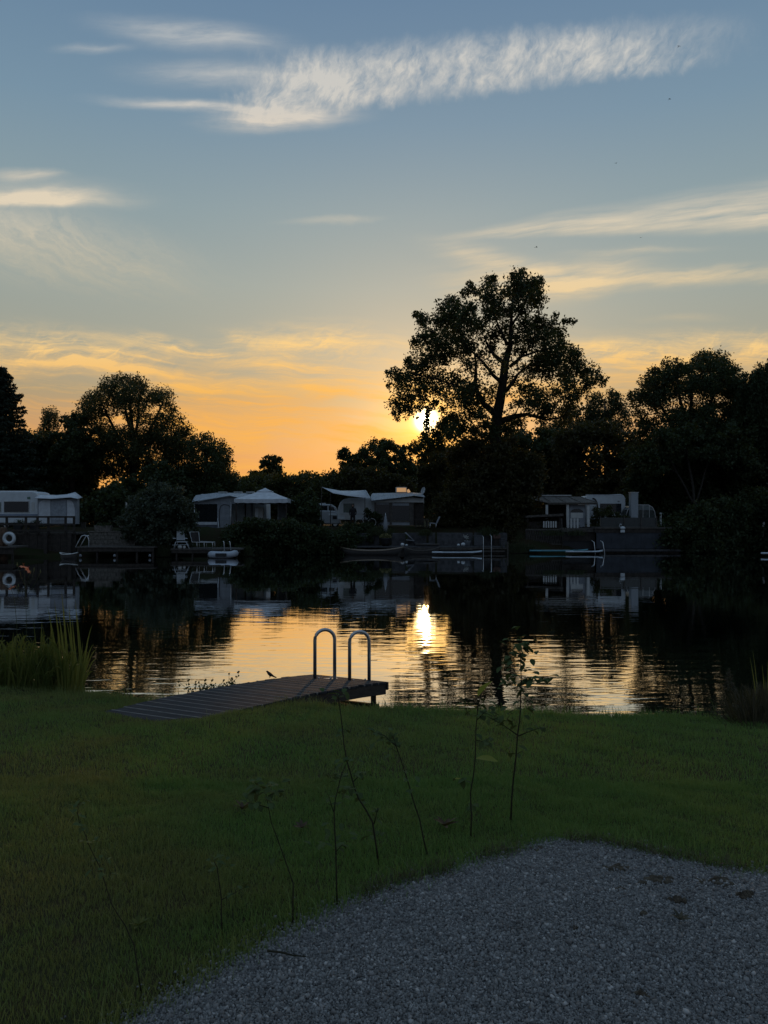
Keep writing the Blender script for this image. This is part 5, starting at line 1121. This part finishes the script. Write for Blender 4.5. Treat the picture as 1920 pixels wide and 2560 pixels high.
def person():
    Yp = 59.3; c = Vector((X(882, Yp), Yp, 1.92)); me = bpy.data.meshes.new('person')
    J = {'pel': (0, 0, .92, .15), 'bel': (0, 0, 1.08, .155), 'che': (0, 0, 1.30, .175), 'nek': (0, -.005, 1.47, .062), 'hd0': (0, -.01, 1.56, .080), 'hd1': (0, -.01, 1.66, .098), 'hd2': (0, -.005, 1.75, .062)}
    for s, n in ((-1, 'l'), (1, 'r')):
        J.update({n + 'sh': (s * .19, 0, 1.40, .080), n + 'el': (s * .27, .03, 1.14, .055), n + 'wr': (s * .22, -.12, .95, .040), n + 'ha': (s * .17, -.18, .93, .036), n + 'hi': (s * .10, 0, .86, .11), n + 'kn': (s * .12, -.02, .48, .075), n + 'an': (s * .13, .02, .09, .050), n + 'to': (s * .14, -.15, .04, .040)})
        for k in range(4): J[f'{n}f{k}'] = (s * (.145 - .012 * k), -.245 + .008 * k, .925 - .018 * k, .009)
        J[n + 'th'] = (s * .185, -.215, .955, .010)
    K = list(J); ix = {k: i for i, k in enumerate(K)}; ed = [('pel', 'bel'), ('bel', 'che'), ('che', 'nek'), ('nek', 'hd0'), ('hd0', 'hd1'), ('hd1', 'hd2')]
    for n in 'lr': ed += [('che', n + 'sh'), (n + 'sh', n + 'el'), (n + 'el', n + 'wr'), (n + 'wr', n + 'ha'), ('pel', n + 'hi'), (n + 'hi', n + 'kn'), (n + 'kn', n + 'an'), (n + 'an', n + 'to'), (n + 'ha', n + 'th')] + [(n + 'ha', f'{n}f{k}') for k in range(4)]
    me.from_pydata([J[k][:3] for k in K], [(ix[a], ix[b]) for a, b in ed], [])
    o = link_mesh('person', me, mat('dark_clothing', (.012, .011, .012), rough=.9, c2=(.02, .016, .015))); o.location = c
    s = o.modifiers.new('skin', 'SKIN'); sv = me.skin_vertices[0].data
    for i, k in enumerate(K): sv[i].radius = (J[k][3],) * 2
    sv[0].use_root = True; u = o.modifiers.new('sub', 'SUBSURF'); u.levels = u.render_levels = 2
    WORLD[o.name] = c; tag(o, 'person in dark clothes standing before the white caravan\'s window', 'person')
    skin_m = mat('skin', (.30, .18, .13), rough=.6)
    MB().ball((c.x, c.y - .045, c.z + 1.655), .072, .065, .095, 12, 9).ball((c.x, c.y - .118, c.z + 1.65), .014, .018, .022, 8, 6).ball((c.x, c.y - .105, c.z + 1.607), .026, .012, .008, 8, 6).ball((c.x - .03, c.y - .100, c.z + 1.675), .012, .01, .008, 8, 5).ball((c.x + .03, c.y - .100, c.z + 1.675), .012, .01, .008, 8, 5).build('face', skin_m, o, smooth=True)
    MB().ball((c.x, c.y + .02, c.z + 1.70), .108, .11, .092, 14, 9).build('hair', mat('dark_hair', (.02, .014, .01), rough=.8, scale=40, var=.4), o, smooth=True)
    MB().lathe((c.x, c.y, c.z + .78), [(.20, 0), (.19, .12), (.185, .3), (.21, .52), (.20, .60), (.10, .68)], 16).build('jacket', mat('dark_jacket', (.014, .013, .016), rough=.95), o, smooth=True)
person()
t = thing('garden_bicycle', 'thin-wheeled bicycle leaning by the white caravan', 'bicycle', (X(905, 59.8), 59.8, 1.95)); c0 = (X(899, 59.8), 59.8, 2.27); c1 = (X(911, 59.8) + .6, 59.8, 2.27)
for c in (c0, c1): MB().torus(c, .31, .018, 22, 6).build('wheel', steel, t, smooth=True)
mb = MB()
for a, b in (((c0[0], 59.8, 2.27), (c0[0] + .35, 59.8, 2.75)), ((c0[0] + .35, 59.8, 2.75), (c1[0] - .15, 59.8, 2.8)), ((c0[0] + .42, 59.8, 2.27), (c1[0] - .15, 59.8, 2.75)), ((c0[0], 59.8, 2.27), (c0[0] + .42, 59.8, 2.27)), ((c1[0], 59.8, 2.27), (c1[0] - .2, 59.8, 2.95)), ((c0[0] + .42, 59.8, 2.27), (c0[0] + .33, 59.8, 2.9))): mb.tube([a, b], .018, 6)
mb.build('frame', black, t); mb = MB(); mb.tube([(c1[0] - .2, 59.55, 2.98), (c1[0] - .2, 60.05, 2.98)], .014, 6); mb.build('handlebar', steel, t); MB().ball((c0[0] + .33, 59.8, 2.93), .12, .06, .03, 10, 6).build('saddle', black, t, smooth=True)
# == veranda with a skylight whose sky reflection is put in as emission
Y = 60.8
t = thing('veranda', 'grey-roofed veranda with wide dark windows and a box on its roof', 'veranda', floor_at(990, Y)); mb = MB()
mb.grid([[(X(928, Y), Y - .5, Z(1251.5, Y)), (X(980, Y), Y - .5, Z(1246, Y)), (X(1036, Y), Y - .5, Z(1239, Y)), (X(1062, Y), Y - .5, Z(1243, Y))], [(X(926, Y), Y + .9, Z(1240, Y)), (X(978, Y), Y + .9, Z(1236, Y)), (X(1036, Y), Y + .9, Z(1233, Y)), (X(1060, Y), Y + .9, Z(1236, Y))],
         [(X(930, Y), Y + 2.4, Z(1230.5, Y)), (X(980, Y), Y + 2.4, Z(1229.5, Y)), (X(1036, Y), Y + 2.4, Z(1229, Y)), (X(1056, Y), Y + 2.4, Z(1230, Y))]], .03); rf = mb.build('roof', mat('pale_roof_sheet', (.3, .3, .3)), t)
poly('gable', [(932, 1256), (1028, 1243), (1060, 1247), (1060, 1256)], Y, .04, cream, t); mb = MB()
for a, b in ((936, 940), (974, 980), (1024, 1034)): pbox('post', a, b, 1256.2, 1312, Y, .08, mid_wood, t, dy=-.03)
for a, b in ((940.3, 973.7), (980.3, 1023.7)): w = pbox('window', a, b, 1258, 1302, Y, .04, pane, t); pbox('sill', a, b, 1302.3, 1305, Y, .10, mid_wood, w, dy=-.05); pbox('blind', a + 1, b - 1, 1258.3, 1264 if a > 960 else 1261, Y, .02, canvas_grey, w, dy=-.025)
pbox('lower_wall', 936.2, 1034, 1305.3, 1313, Y, .06, canvas_grey, t)
pbox('side_wall', 1034.3, 1060, 1258, 1313, Y, .05, dark_wood, t, dy=.3)
amber = bpy.data.materials.new('amber_painted_glow'); amber.use_nodes = True; p_ = amber.node_tree.nodes['Principled BSDF']; p_.inputs['Base Color'].default_value = (.5, .3, .14, 1); p_.inputs['Roughness'].default_value = .5; p_.inputs['Emission Color'].default_value = (1, .55, .24, 1); p_.inputs['Emission Strength'].default_value = .38  # emission stands in for sky reflected in the pane, no lamp behind
s = pbox('skylight', 990, 1019, 1215, 1229, Y, .12, cream, rf, dy=2.0, bevel=.02, label='open roof hatch with its amber sky reflection painted as a glow'); pbox('pane', 993, 1017, 1217, 1227.5, Y, .03, amber, s, dy=1.96)
poly('glowing_roof_vent', [(1019.5, 1222), (1024, 1220), (1029, 1228), (1024, 1229.5), (1019.5, 1228.5)], Y, .1, amber, rf, dy=1.9, bevel=.02)  # small roof vent piece, not a lamp; its amber glow is added
t = thing('satellite_dish', 'small pale satellite dish at the veranda roof\'s right end', 'satellite dish', (X(1062, Y), Y + 1.6, GF)); tubes('mast', [[(1062, 1236, 1.62), (1061, 1320, 1.62)]], Y, .03, steel, t); rows = []
for i in range(5):
    r = .30 * i / 4; rows.append([(X(1060, Y) + r * .5 * math.cos(a) + r * .35 * math.sin(a), Y + 1.6 - .25 * (r / .3) ** 2 * .5 , Z(1225, Y) + r * math.sin(a) * .95 - r * .2 * math.cos(a)) for a in np.linspace(0, math.tau, 17)])
mb = MB(); mb.grid(rows); d_ = mb.build('dish', white, t, smooth=True); sm = d_.modifiers.new('thick', 'SOLIDIFY'); sm.thickness = .03
mb = MB(); mb.tube([(X(1060, Y), Y + 1.55, Z(1232, Y)), (X(1058, Y), Y + 1.15, Z(1226, Y))], .015, 5); mb.build('arm', steel, t)
t = thing('garden_table', 'dark garden table on the terrace right of the veranda', 'table', (X(1052, 59), 59, GF)); pbox('top', 1036, 1072, 1297, 1300, 59, .8, dark_wood, t)
for px in (1040, 1068): pbox('leg', px - 1.2, px + 1.2, 1300.2, 1318, 59, .06, dark_wood, t); pbox('leg', px - 1.2, px + 1.2, 1300.2, 1318, 59, .06, dark_wood, t, dy=.7)
t = thing('deck_chair', 'grey deck chair tilted back beside the dark garden table', 'chair', (X(1088, 59), 59, GF)); poly('back', [(1093, 1309), (1091, 1307), (1098, 1291), (1101, 1292)], 59, .5, canvas_grey, t); poly('seat', [(1074, 1306), (1092, 1308), (1092, 1310.5), (1074, 1308.5)], 59, .5, canvas_grey, t)
for px in (1076, 1091): tubes('leg', [[(px, 1309, .02), (px - 1, 1319, .02)]], 59, .02, steel, t); tubes('leg', [[(px, 1309, .48), (px - 1, 1319, .48)]], 59, .02, steel, t)
# == lower terrace with its things
Y = 56.0
t = thing('terrace', 'low slab-walled terrace with edge beams at the waterline under the oak', 'terrace', (X(1120, Y), Y, 0)); mb = MB()
for a, b in ((884, 948), (979, 1014), (1019, 1066), (1072, 1088), (1093, 1182), (1186, 1268)): B(mb, a, b, 1332 + (0 if a > 1000 else 1), 1366, Y + 1.6, .25, random.uniform(0, .06))
mb.build('slab_wall', slab_m, t, bevel=.02); pbox('floor', 880, 1268, 1366.3, 1369, Y, 2.2, slab_m, t); pbox('edge_beam', 1010, 1182, 1369.2, 1374.5, Y, .12, mid_wood, t, dy=-.12); pbox('edge_beam', 1182.5, 1268, 1369.2, 1373, Y, .12, mid_wood, t, dy=-.1)
pbox('edge_beam', 1182.5, 1262, 1376, 1380, Y, .1, mid_wood, t, dy=-.1); pbox('lower_front', 880, 1268, 1374.8, 1398, Y, .06, dark_wood, t, dy=.04)
tubes('ladder_rail', [[(1207, 1388, -.3), (1207, 1342, -.3), (1206, 1340, .1)], [(1227, 1390, -.3), (1227, 1340, -.3), (1225, 1337, .1)]], Y, .025, steel, t)
pbox('mooring_post', 1267, 1270, 1354, 1398, Y, .09, mid_wood, t, dy=-.2)
Yt = Y + .7
t = thing('flower_bowl', 'dark planter bowl of small yellow flowers on the terrace', 'planter', (X(964, Yt), Yt, Z(1366, Yt))); MB().lathe((X(964, Yt), Yt, Z(1366, Yt)), [(.26, 0), (.34, .28), (.42, .56), (.45, .62), (.40, .62)], 16).build('bowl', black, t, smooth=True)
P = RNG.normal(size=(500, 3)); P /= np.linalg.norm(P, axis=1)[:, None]; P = P * [.42, .42, .26] * RNG.uniform(.5, 1, (500, 1)) + [X(964, Yt), Yt, Z(1344, Yt)]; V_, F_ = leaf_cards(P, .09, RNG); np_mesh('foliage', V_, F_, LM['olive'], t)
P = RNG.normal(size=(150, 3)); P[:, 2] = abs(P[:, 2]); P[:, 1] -= .5; P /= np.linalg.norm(P, axis=1)[:, None]; P = P * [.45, .44, .30] + [X(964, Yt), Yt, Z(1344, Yt)]; V_, F_ = leaf_cards(P, .06, RNG, aspect=.9); np_mesh('blossom', V_, F_, leaf_mat('yellow_blossom', (.30, .26, .10), (.34, .32, .16), trans=.3), t)
t = thing('patio_parasol', 'folded grey cloth parasol hanging behind the flower bowl', 'parasol', (X(963, Yt + 2.2), Yt + 2.2, 1.5)); MB().lathe((X(964, Yt + 2.2), Yt + 2.2, Z(1335, Yt + 2.2)), [(.09, 0), (.20, .4), (.15, .9), (.09, 1.3), (.02, 1.5)], 10).build('cloth', canvas_grey, t, smooth=True); tubes('pole', [[(964, 1345, 2.2), (964, 1282, 2.2)]], Yt, .025, steel, t)
def globe(px, py, r, l): tag(MB().ball((X(px, Yt), Yt - .4, Z(py, Yt)), r, r, r * .85, 14, 10).build('globe_lamp', white, None, smooth=True), l, 'globe lamp', 'white globes on the terrace')
globe(1006, 1361, .145, 'bigger white globe lying left on the terrace near the flower bowl'); globe(1016, 1362.5, .10, 'smaller white globe beside the bigger left one'); globe(1145, 1362, .11, 'small white globe left of the pale plant pot'); globe(1156.5, 1360.5, .16, 'bigger white globe touching the pale plant pot')
t = thing('plant_pot', 'pale tapered pot with a white flower on the terrace', 'plant pot', (X(1169, Yt), Yt, Z(1366, Yt))); MB().lathe((X(1169, Yt), Yt, Z(1366, Yt)), [(.17, 0), (.23, .40), (.25, .42), (.22, .42)], 12).build('pot', mat('pale_blue_glaze', (.26, .29, .33), rough=.4), t, smooth=True)
tubes('stem', [[(1168, 1352), (1165, 1342)], [(1168, 1352), (1171, 1344)]], Yt, .012, stem_m, t); P = RNG.normal(size=(60, 3)) * [.11, .08, .08] + [X(1166, Yt), Yt, Z(1343, Yt)]; V_, F_ = leaf_cards(P, .09, RNG); np_mesh('flower', V_, F_, leaf_mat('white_petal', (.5, .5, .48), (.6, .6, .58)), t)
t = thing('deck_chair', 'grey canvas deck chair leaning on the slab wall', 'chair', (X(1030, Yt + .5), Yt + .5, Z(1366, Yt))); poly('back', [(1036, 1352), (1034, 1351), (1012, 1332), (1016, 1331)], Yt, .55, canvas_grey, t, dy=.3); poly('seat', [(1016, 1349), (1036, 1351), (1036, 1353), (1016, 1351)], Yt, .55, canvas_grey, t, dy=.3)
for a, b in ((1018, 1016), (1034, 1038)): tubes('leg', [[(a, 1351, .32), (b, 1366, .32)]], Yt, .02, black, t); tubes('leg', [[(a, 1351, .83), (b, 1366, .83)]], Yt, .02, black, t)
boat('canoe', 'upturned-looking slim grey canoe resting on the terrace edge', (1038, 1100, 1361), Y + .5, 0, .7, .02, slab_m, mid_wood, keel=-.72)
t = thing('storage_box', 'dark storage box on the terrace, right of the ladder', 'box', (X(1234, Yt), Yt, Z(1366, Yt))); pbox('box', 1186, 1206, 1340, 1365, Yt, .5, mat('slate_box', (.06, .065, .075), rough=.6), t, bevel=.02); pbox('lid', 1185, 1207, 1337.5, 1339.7, Yt, .54, mat('slate_box', (.06, .065, .075)), t, dy=-.02)
t = thing('tub_planter', 'reddish tub planter on the terrace below the oak', 'planter', (X(1242, Yt + .3), Yt + .3, Z(1366, Yt))); poly('tub', [(1236, 1347), (1234, 1337), (1254, 1337), (1252, 1347)], Yt, .5, mat('terracotta', (.10, .06, .05), rough=.9), t, dy=.3, bevel=.02); pbox('stand', 1238, 1250, 1347.2, 1366, Yt, .35, dark_wood, t, dy=.38)
P = RNG.normal(size=(200, 3)) * [.22, .16, .14] + [X(1241, Yt), Yt + .5, Z(1334, Yt)]; V_, F_ = leaf_cards(P, .13, RNG); np_mesh('foliage', V_, F_, LM['dark'], t)
t = thing('rain_barrel', 'grey square rain barrel at the right end of the terrace', 'barrel', (X(1258, Yt), Yt, Z(1366, Yt))); pbox('barrel', 1252, 1266, 1348, 1366, Yt, .4, slab_m, t, bevel=.03); pbox('lid', 1251, 1267, 1345.8, 1347.8, Yt, .44, slab_m, t, dy=-.02, bevel=.01)
boat('long_boat', 'long flat boat with a pale tan gunwale moored in the middle of the far shore', (850, 1008, 1376), 54.0, 0, 1.35, .24, dark_hull, tan)
boat('rowing_boat', 'second dark boat with a thin rope-like rim, right behind the long boat', (1006, 1100, 1377), 55.0, 0, 1.0, .30, dark_hull, mid_wood)
def board(label, a, b, Y, m, zt=.12, wd=.78, nose=.12, m2=None):
    t = thing('paddle_board', label, 'paddle board', (X((a + b) / 2, Y), Y, 0), 'paddle boards'); x0, x1 = X(a, Y), X(b, Y); rows = []; n = 20
    for i in range(n + 1):
        f = i / n; e = abs(2 * f - 1); w = wd / 2 * (1 - e ** 3.2) ** .6 + .01; z = zt + nose * max(0, f - .75) ** 2 * 10 ; x = x0 + (x1 - x0) * f
        rows.append([(x, Y + w * math.cos(k), z + .07 * math.sin(k) - .07) for k in np.linspace(0, math.tau, 13)])
    mb = MB(); mb.grid(rows); mb.build('hull', m, t, smooth=True); P = rows[4:15]; mb = MB(); mb.grid([[(r[0][0], Y + (r[0][1] - Y) * .7 * u, r[3][2] + .006) for u in np.linspace(-1, 1, 3)] for r in P]); mb.build('deck_pad', m2 or canvas_grey, t)
    return t
board('pale blue-white paddle board floating right of the boats, under the terrace', 1080, 1205, 54.0, white_board, .24)
board('teal paddle board floating below the shelter', 1324, 1470, 56.3, foil, .26); board('white paddle board beside the teal one, with its tip at the ladder', 1414, 1507, 55.2, white_board, .24)
board('pale board tip poking in at the right edge of the water', 1902, 1990, 52, white_board, .26)
# == shelter on the right
Y = 61.5
t = thing('shelter', 'flat-roofed garden shelter with pale posts and an arched lattice window', 'shelter', floor_at(1400, Y)); mb = MB()
mb.grid([[(X(1318, Y), Y - 1.2, Z(1248, Y)), (X(1362, Y), Y - 1.2, Z(1257, Y)), (X(1484, Y), Y - 1.2, Z(1257, Y))], [(X(1326, Y), Y + 1.6, Z(1240, Y)), (X(1352, Y), Y + 1.6, Z(1239, Y)), (X(1466, Y), Y + 1.6, Z(1240, Y))]], .05); rf = mb.build('roof', mat('brown_felt_roof', (.13, .12, .11), rough=.9, var=.3, scale=2, stretch=(5, .5, 1)), t)
mb = MB()
for k in range(5): f = k / 4; mb.beam((X(1330 + 150 * f, Y), Y - 1.2, Z(1249 + 8 * min(1, f * 3), Y) + .02), (X(1332 + 130 * f, Y), Y + 1.6, Z(1240, Y) + .02), .03, .03)
mb.build('batten', mid_wood, rf); pbox('ridge_cap', 1350, 1440, 1235.5, 1238.6, Y, .2, cream, rf, dy=1.5); pbox('fascia', 1362, 1484, 1258, 1262, Y, .05, mid_wood, t, dy=-1.18)
for px in (1360, 1411, 1462): pbox('post', px - 3, px + 3, 1262.2, 1318, Y, .12, cream, t, dy=-1.1)
pbox('back_wall', 1330, 1466, 1262, 1318, Y, .06, dark_wood, t, dy=1.4)
pn = pbox('window_panel', 1416, 1456, 1263, 1318, Y, .05, canvas_grey, t, dy=-.8); poly('pane', [(1420, 1281)] + [(1436 + 16 * math.cos(a), 1281 - 9 * math.sin(a)) for a in np.linspace(math.pi, 0, 9)] + [(1452, 1281)], Y, .02, pane, pn, dy=-.83); pbox('lattice', 1421, 1451, 1282, 1295, Y, .02, cream, pn, dy=-.825)
Yb = 59.5
t = thing('bar_counter', 'dark outdoor bar counter with a shallow roof in front of the shelter', 'bar', floor_at(1360, Yb)); poly('roof', [(1312, 1294), (1314, 1289), (1405, 1284), (1405, 1290)], Yb, 1.3, mid_wood, t, dy=-.5); pbox('counter', 1316, 1400, 1304, 1320, Yb, .5, dark_wood, t)
for px in (1318, 1398): pbox('post', px - 1.5, px + 1.5, 1293 if px < 1350 else 1289, 1320, Yb, .1, dark_wood, t, dy=-.3)
def picket(label, a, b, n, y0, y1, Y):
    t = thing('picket_fence', label, 'fence', floor_at((a + b) / 2, Y), 'white picket fences'); mb = MB(); w = (b - a) / n
    for k in range(n): B(mb, a + k * w, a + k * w + w * .55, y0, y1, Y, .03)
    mb.build('pickets', cream, t); pbox('rail', a, b, y0 + (y1 - y0) * .25, y0 + (y1 - y0) * .32, Y, .03, mid_wood, t, dy=.035); pbox('rail', a, b, y0 + (y1 - y0) * .75, y0 + (y1 - y0) * .82, Y, .03, mid_wood, t, dy=.035)
picket('white picket fence under the bar counter roof', 1358, 1394, 6, 1303, 1319, 58.8); picket('broad white picket fence below the arched window', 1418, 1450, 4, 1296, 1320, 59.6)
t = thing('trellis_fence', 'dark trellis fence along the bank below the shelter', 'fence', (X(1358, 58), 58, 1.0)); mb = MB()
for k in range(15): a = 1314 + k * 6; mb.beam((X(a, 58), 58, Z(1360, 58)), (X(a + 7, 58), 58, Z(1326, 58)), .02, .03); mb.beam((X(a + 7, 58), 58.03, Z(1360, 58)), (X(a, 58), 58.03, Z(1326, 58)), .02, .03)
mb.build('lattice', mid_wood, t); pbox('rail', 1314, 1405, 1322, 1326, 58, .06, mid_wood, t, dy=-.02); pbox('rail', 1314, 1405, 1359, 1362, 58, .06, mid_wood, t, dy=-.02); pbox('backing', 1314, 1405, 1326, 1360, 58, .03, dark_wood, t, dy=.06)
tubes('flag_pole', [[(1402, 1296, -.3), (1404, 1372, -.3)]], 58, .03, mid_wood, t)
Y = 57.6
t = thing('bank_stage', 'dark boarded stage between trellis fence and blue-grey wall', 'stage', (X(1445, Y), Y, .5)); pbox('deck', 1406, 1490, 1321, 1330, Y, 2.5, mid_wood, t); pbox('front_board', 1408, 1488, 1330.2, 1352, Y, .06, dark_wood, t, dy=.1); pbox('lower_board', 1408, 1488, 1352.3, 1374, Y, .06, black, t, dy=.3)
tubes('ladder_rail', [[(1470, 1384, -2.0), (1468, 1354, -1.9), (1465, 1350, -1.6)], [(1493, 1384, -2.0), (1489, 1354, -1.9), (1486, 1350, -1.6)]], Y, .03, steel, t)
# == caravan, column and greenhouse on the blue-grey walled platform
Y = 62.5
t = thing('caravan', 'white caravan with rounded end and a dark wide window, right of the shelter', 'caravan', floor_at(1510, Y)); poly('body', [(1462, 1312), (1462, 1243), (1470, 1239), (1552, 1235), (1560, 1238), (1564, 1246), (1565, 1312)], Y, 2.2, white, t, bevel=.07)
w = pbox('window', 1500, 1553, 1259, 1284, Y, .03, pane, t, dy=-.03); pbox('hatch', 1544, 1549, 1252, 1255, Y, .02, canvas_grey, t, dy=-.02); pbox('awning_rail', 1464, 1556, 1236.5, 1239, Y, .05, canvas, t, dy=-.03); wheel(1515, 1312, Y, .33, t, .3)
tubes('grab_hoop', [[(1480, 1246, -.15), (1486, 1248, -.15), (1491, 1256, -.15), (1493, 1270, -.15), (1491, 1300, -.15)]], Y, .06, dark_wood, t)
Y = 60.5
t = thing('outdoor_shower', 'tall pale upright cabin standing between caravan and greenhouse', 'cabin', floor_at(1586, Y)); pbox('cabin', 1578, 1596, 1232, 1322, Y, .6, mat('pale_grey_cabin', (.30, .33, .36), rough=.6, var=.1), t, bevel=.03); pbox('cap', 1577, 1597, 1230, 1231.8, Y, .64, cream, t, dy=-.02)
t = thing('greenhouse', 'small rounded greenhouse with misty dark panes', 'greenhouse', floor_at(1608, Y)); prof = [(1570, 1322), (1571, 1290), (1576, 1274), (1586, 1265), (1600, 1262), (1628, 1262), (1638, 1268), (1644, 1280), (1646, 1300), (1646, 1322)]
gm = mat('misty_pane', (.045, .06, .058), rough=.25, var=.3, spec=.6); poly('glazing', prof, Y, 2.4, gm, t, dy=.7)
poly('roof_panes', [(1600, 1262.5), (1600, 1261), (1628, 1261), (1637, 1266.5), (1642, 1275), (1596, 1275)], Y, .04, mat('pale_pane', (.16, .19, .20), rough=.3), t, dy=.64)
tubes('frame', [[(p[0], p[1], .62) for p in prof]], Y, .03, steel, t); mb = MB()
for a, b in ((1614, 1262), (1630, 1264)): mb.tube([(X(a, Y), Y + .62, Z(b, Y)), (X(a, Y), Y + .62, Z(1322, Y))], .02, 5)
mb.build('glazing_bar', steel, t)
t = thing('marker_post', 'thin pale post right of the greenhouse', 'post', floor_at(1652, Y)); pbox('shaft', 1650.5, 1654, 1284, 1318, Y, .1, cream, t); pbox('cap', 1650, 1654.5, 1282, 1283.8, Y, .12, white, t, dy=-.01)
Y = 57.0
t = thing('retaining_wall', 'dark blue-grey panelled wall carrying the greenhouse platform above the water', 'wall', (X(1590, Y), Y, 0)); mb = MB(); pm = mat('bluegrey_panel', (.034, .040, .052), rough=.7, var=.25, scale=2)
for k in range(5): B(mb, 1492 + k * 37.2, 1492 + k * 37.2 + 36.8, 1332.3, 1372, Y, .08, .1)
mb.build('panel', pm, t); pbox('floor_beam', 1488, 1680, 1318, 1322, Y, 5.0, mid_wood, t); pbox('beam', 1488, 1680, 1322.2, 1332, Y, .10, dark_wood, t, dy=.06); pbox('ledge', 1500, 1698, 1373, 1378, Y, .5, slab_m, t, dy=-.3); pbox('foot', 1500, 1696, 1378.2, 1398, Y, .3, dark_wood, t, dy=-.1)
for px in (1502, 1562, 1604, 1643): pbox('rail_post', px - 1, px + 1, 1290, 1317.8, Y, .05, mid_wood, t, dy=.1)
pbox('glass_rail', 1503.3, 1642, 1294, 1317, Y, .012, mat('smoky_rail_pane', (.03, .04, .042), rough=.15, spec=.6), t, dy=.17)
t = thing('swan_planter', 'white swan-shaped planter on the wall\'s beam', 'planter', (X(1555, Y), Y - .1, Z(1326, Y))); c = (X(1555, Y), Y - .15, Z(1320, Y)); MB().ball(c, .20, .14, .13, 12, 8).build('body', white, t, smooth=True)
tubes('neck', [[(1549, 1319, -.15), (1547, 1314, -.15), (1549, 1310, -.15), (1552, 1311, -.15), (1551, 1313, -.15)]], Y, .035, white, t); pbox('bracket', 1550, 1560, 1324.5, 1331, Y, .14, white, t, dy=-.2)
t = thing('enamel_sign', 'tiny pale plaque hanging on the thicket at the right edge', 'plaque', (X(1909, 58), 58, 1.4)); pbox('plate', 1906, 1912, 1305, 1316, 58, .03, cream, t); pbox('post', 1908, 1910, 1316.2, 1340, 58, .04, mid_wood, t)
# == birds high in the evening sky
def swallow(px, py, Y, s, yaw, label):
    c = Vector((X(px, Y), Y, Z(py, Y))); mb = MB(); mb.tube([(0, -s * .55, 0), (0, -s * .3, .01 * s), (0, 0, 0), (0, s * .5, 0)], [.03 * s, .10 * s, .11 * s, .02 * s], 7)
    for k in (-1, 1): mb.grid([[(0, -s * .25, 0), (k * s * .45, -s * .30, s * .22), (k * s * 1.0, s * .12, s * .10)], [(0, s * .12, 0), (k * s * .40, -s * .02, s * .20), (k * s * 1.0, s * .16, s * .10)]], .012 * s)
    mb.grid([[(-.05 * s, s * .4, 0), (.05 * s, s * .4, 0)], [(-.22 * s, s * .85, 0), (.22 * s, s * .85, 0)]], .01 * s)
    o = mb.build('swallow', mat('bird_feathers', (.03, .024, .02)), None); o.location = c; o.rotation_euler = (0, 0, yaw); tag(o, label, 'bird', 'swallows in the sky')
swallow(1674, 248, 60, .16, .5, 'dark swallow flying high at upper right, just below the ribbed cloud'); swallow(1540, 408, 60, .13, 2.1, 'tiny swallow in the clear sky between the ribbed cloud and the right streaks')
swallow(1341, 618, 60, .19, 1.1, 'swallow in flight right above the oak\'s top'); swallow(1602, 594, 70, .14, 2.6, 'tiny swallow among the right-hand streak clouds'); swallow(1697, 116, 60, .16, .2, 'swallow in front of the ribbed cloud')

# == dark grass and sedge tufts along the far waterline
tuft_m = leaf_mat('shore_grass', (.020, .030, .012), (.040, .048, .020), trans=.25)
for px, Yq, hgt, wd_, l in ((1290, 56.2, 1.0, 26, 'dark grass tuft at the waterline between the terrace and the teal board'), (1322, 56.6, .7, 22, 'low dark grass tuft left of the teal board\'s tip'),
        (1380, 57.0, .55, 34, 'low grass tuft on the bank behind the teal board'), (1440, 57.2, .5, 24, 'small grass tuft behind the white paddle board'), (1690, 57.4, .8, 24, 'grass tuft at the right end of the blue-grey wall'),
        (408, 50.6, .9, 20, 'grass tuft between the jetty and the bathing platform'), (612, 51.6, .9, 20, 'grass tuft at the right end of the bathing platform'), (872, 55.0, .7, 16, 'grass tuft at the left end of the terrace'),
        (1062, 57.0, .6, 16, 'grass tuft sprouting from the slab wall behind the canoe'), (1216, 57.2, .8, 14, 'tall grass growing behind the terrace ladder'), (950, 57.3, .8, 24, 'grass hanging over the wall behind the flower bowl')):
    z0 = .05 if Yq < 56.9 else 1.3; t = thing('grass_tuft', l, 'grass tuft', (X(px, Yq), Yq, z0), 'grass tufts along the far shore'); sp = []
    for k in range(150):
        a = random.gauss(0, .5); b = (X(px + a * wd_, Yq), Yq + random.gauss(0, .15), z0); sp.append((b, (b[0] + random.gauss(0, .22), b[1] + random.gauss(0, .2), z0 + hgt * random.uniform(.35, 1)), .03, (0, 0, random.uniform(0, .3))))
    blades('foliage', tuft_m, t, sp, 4)
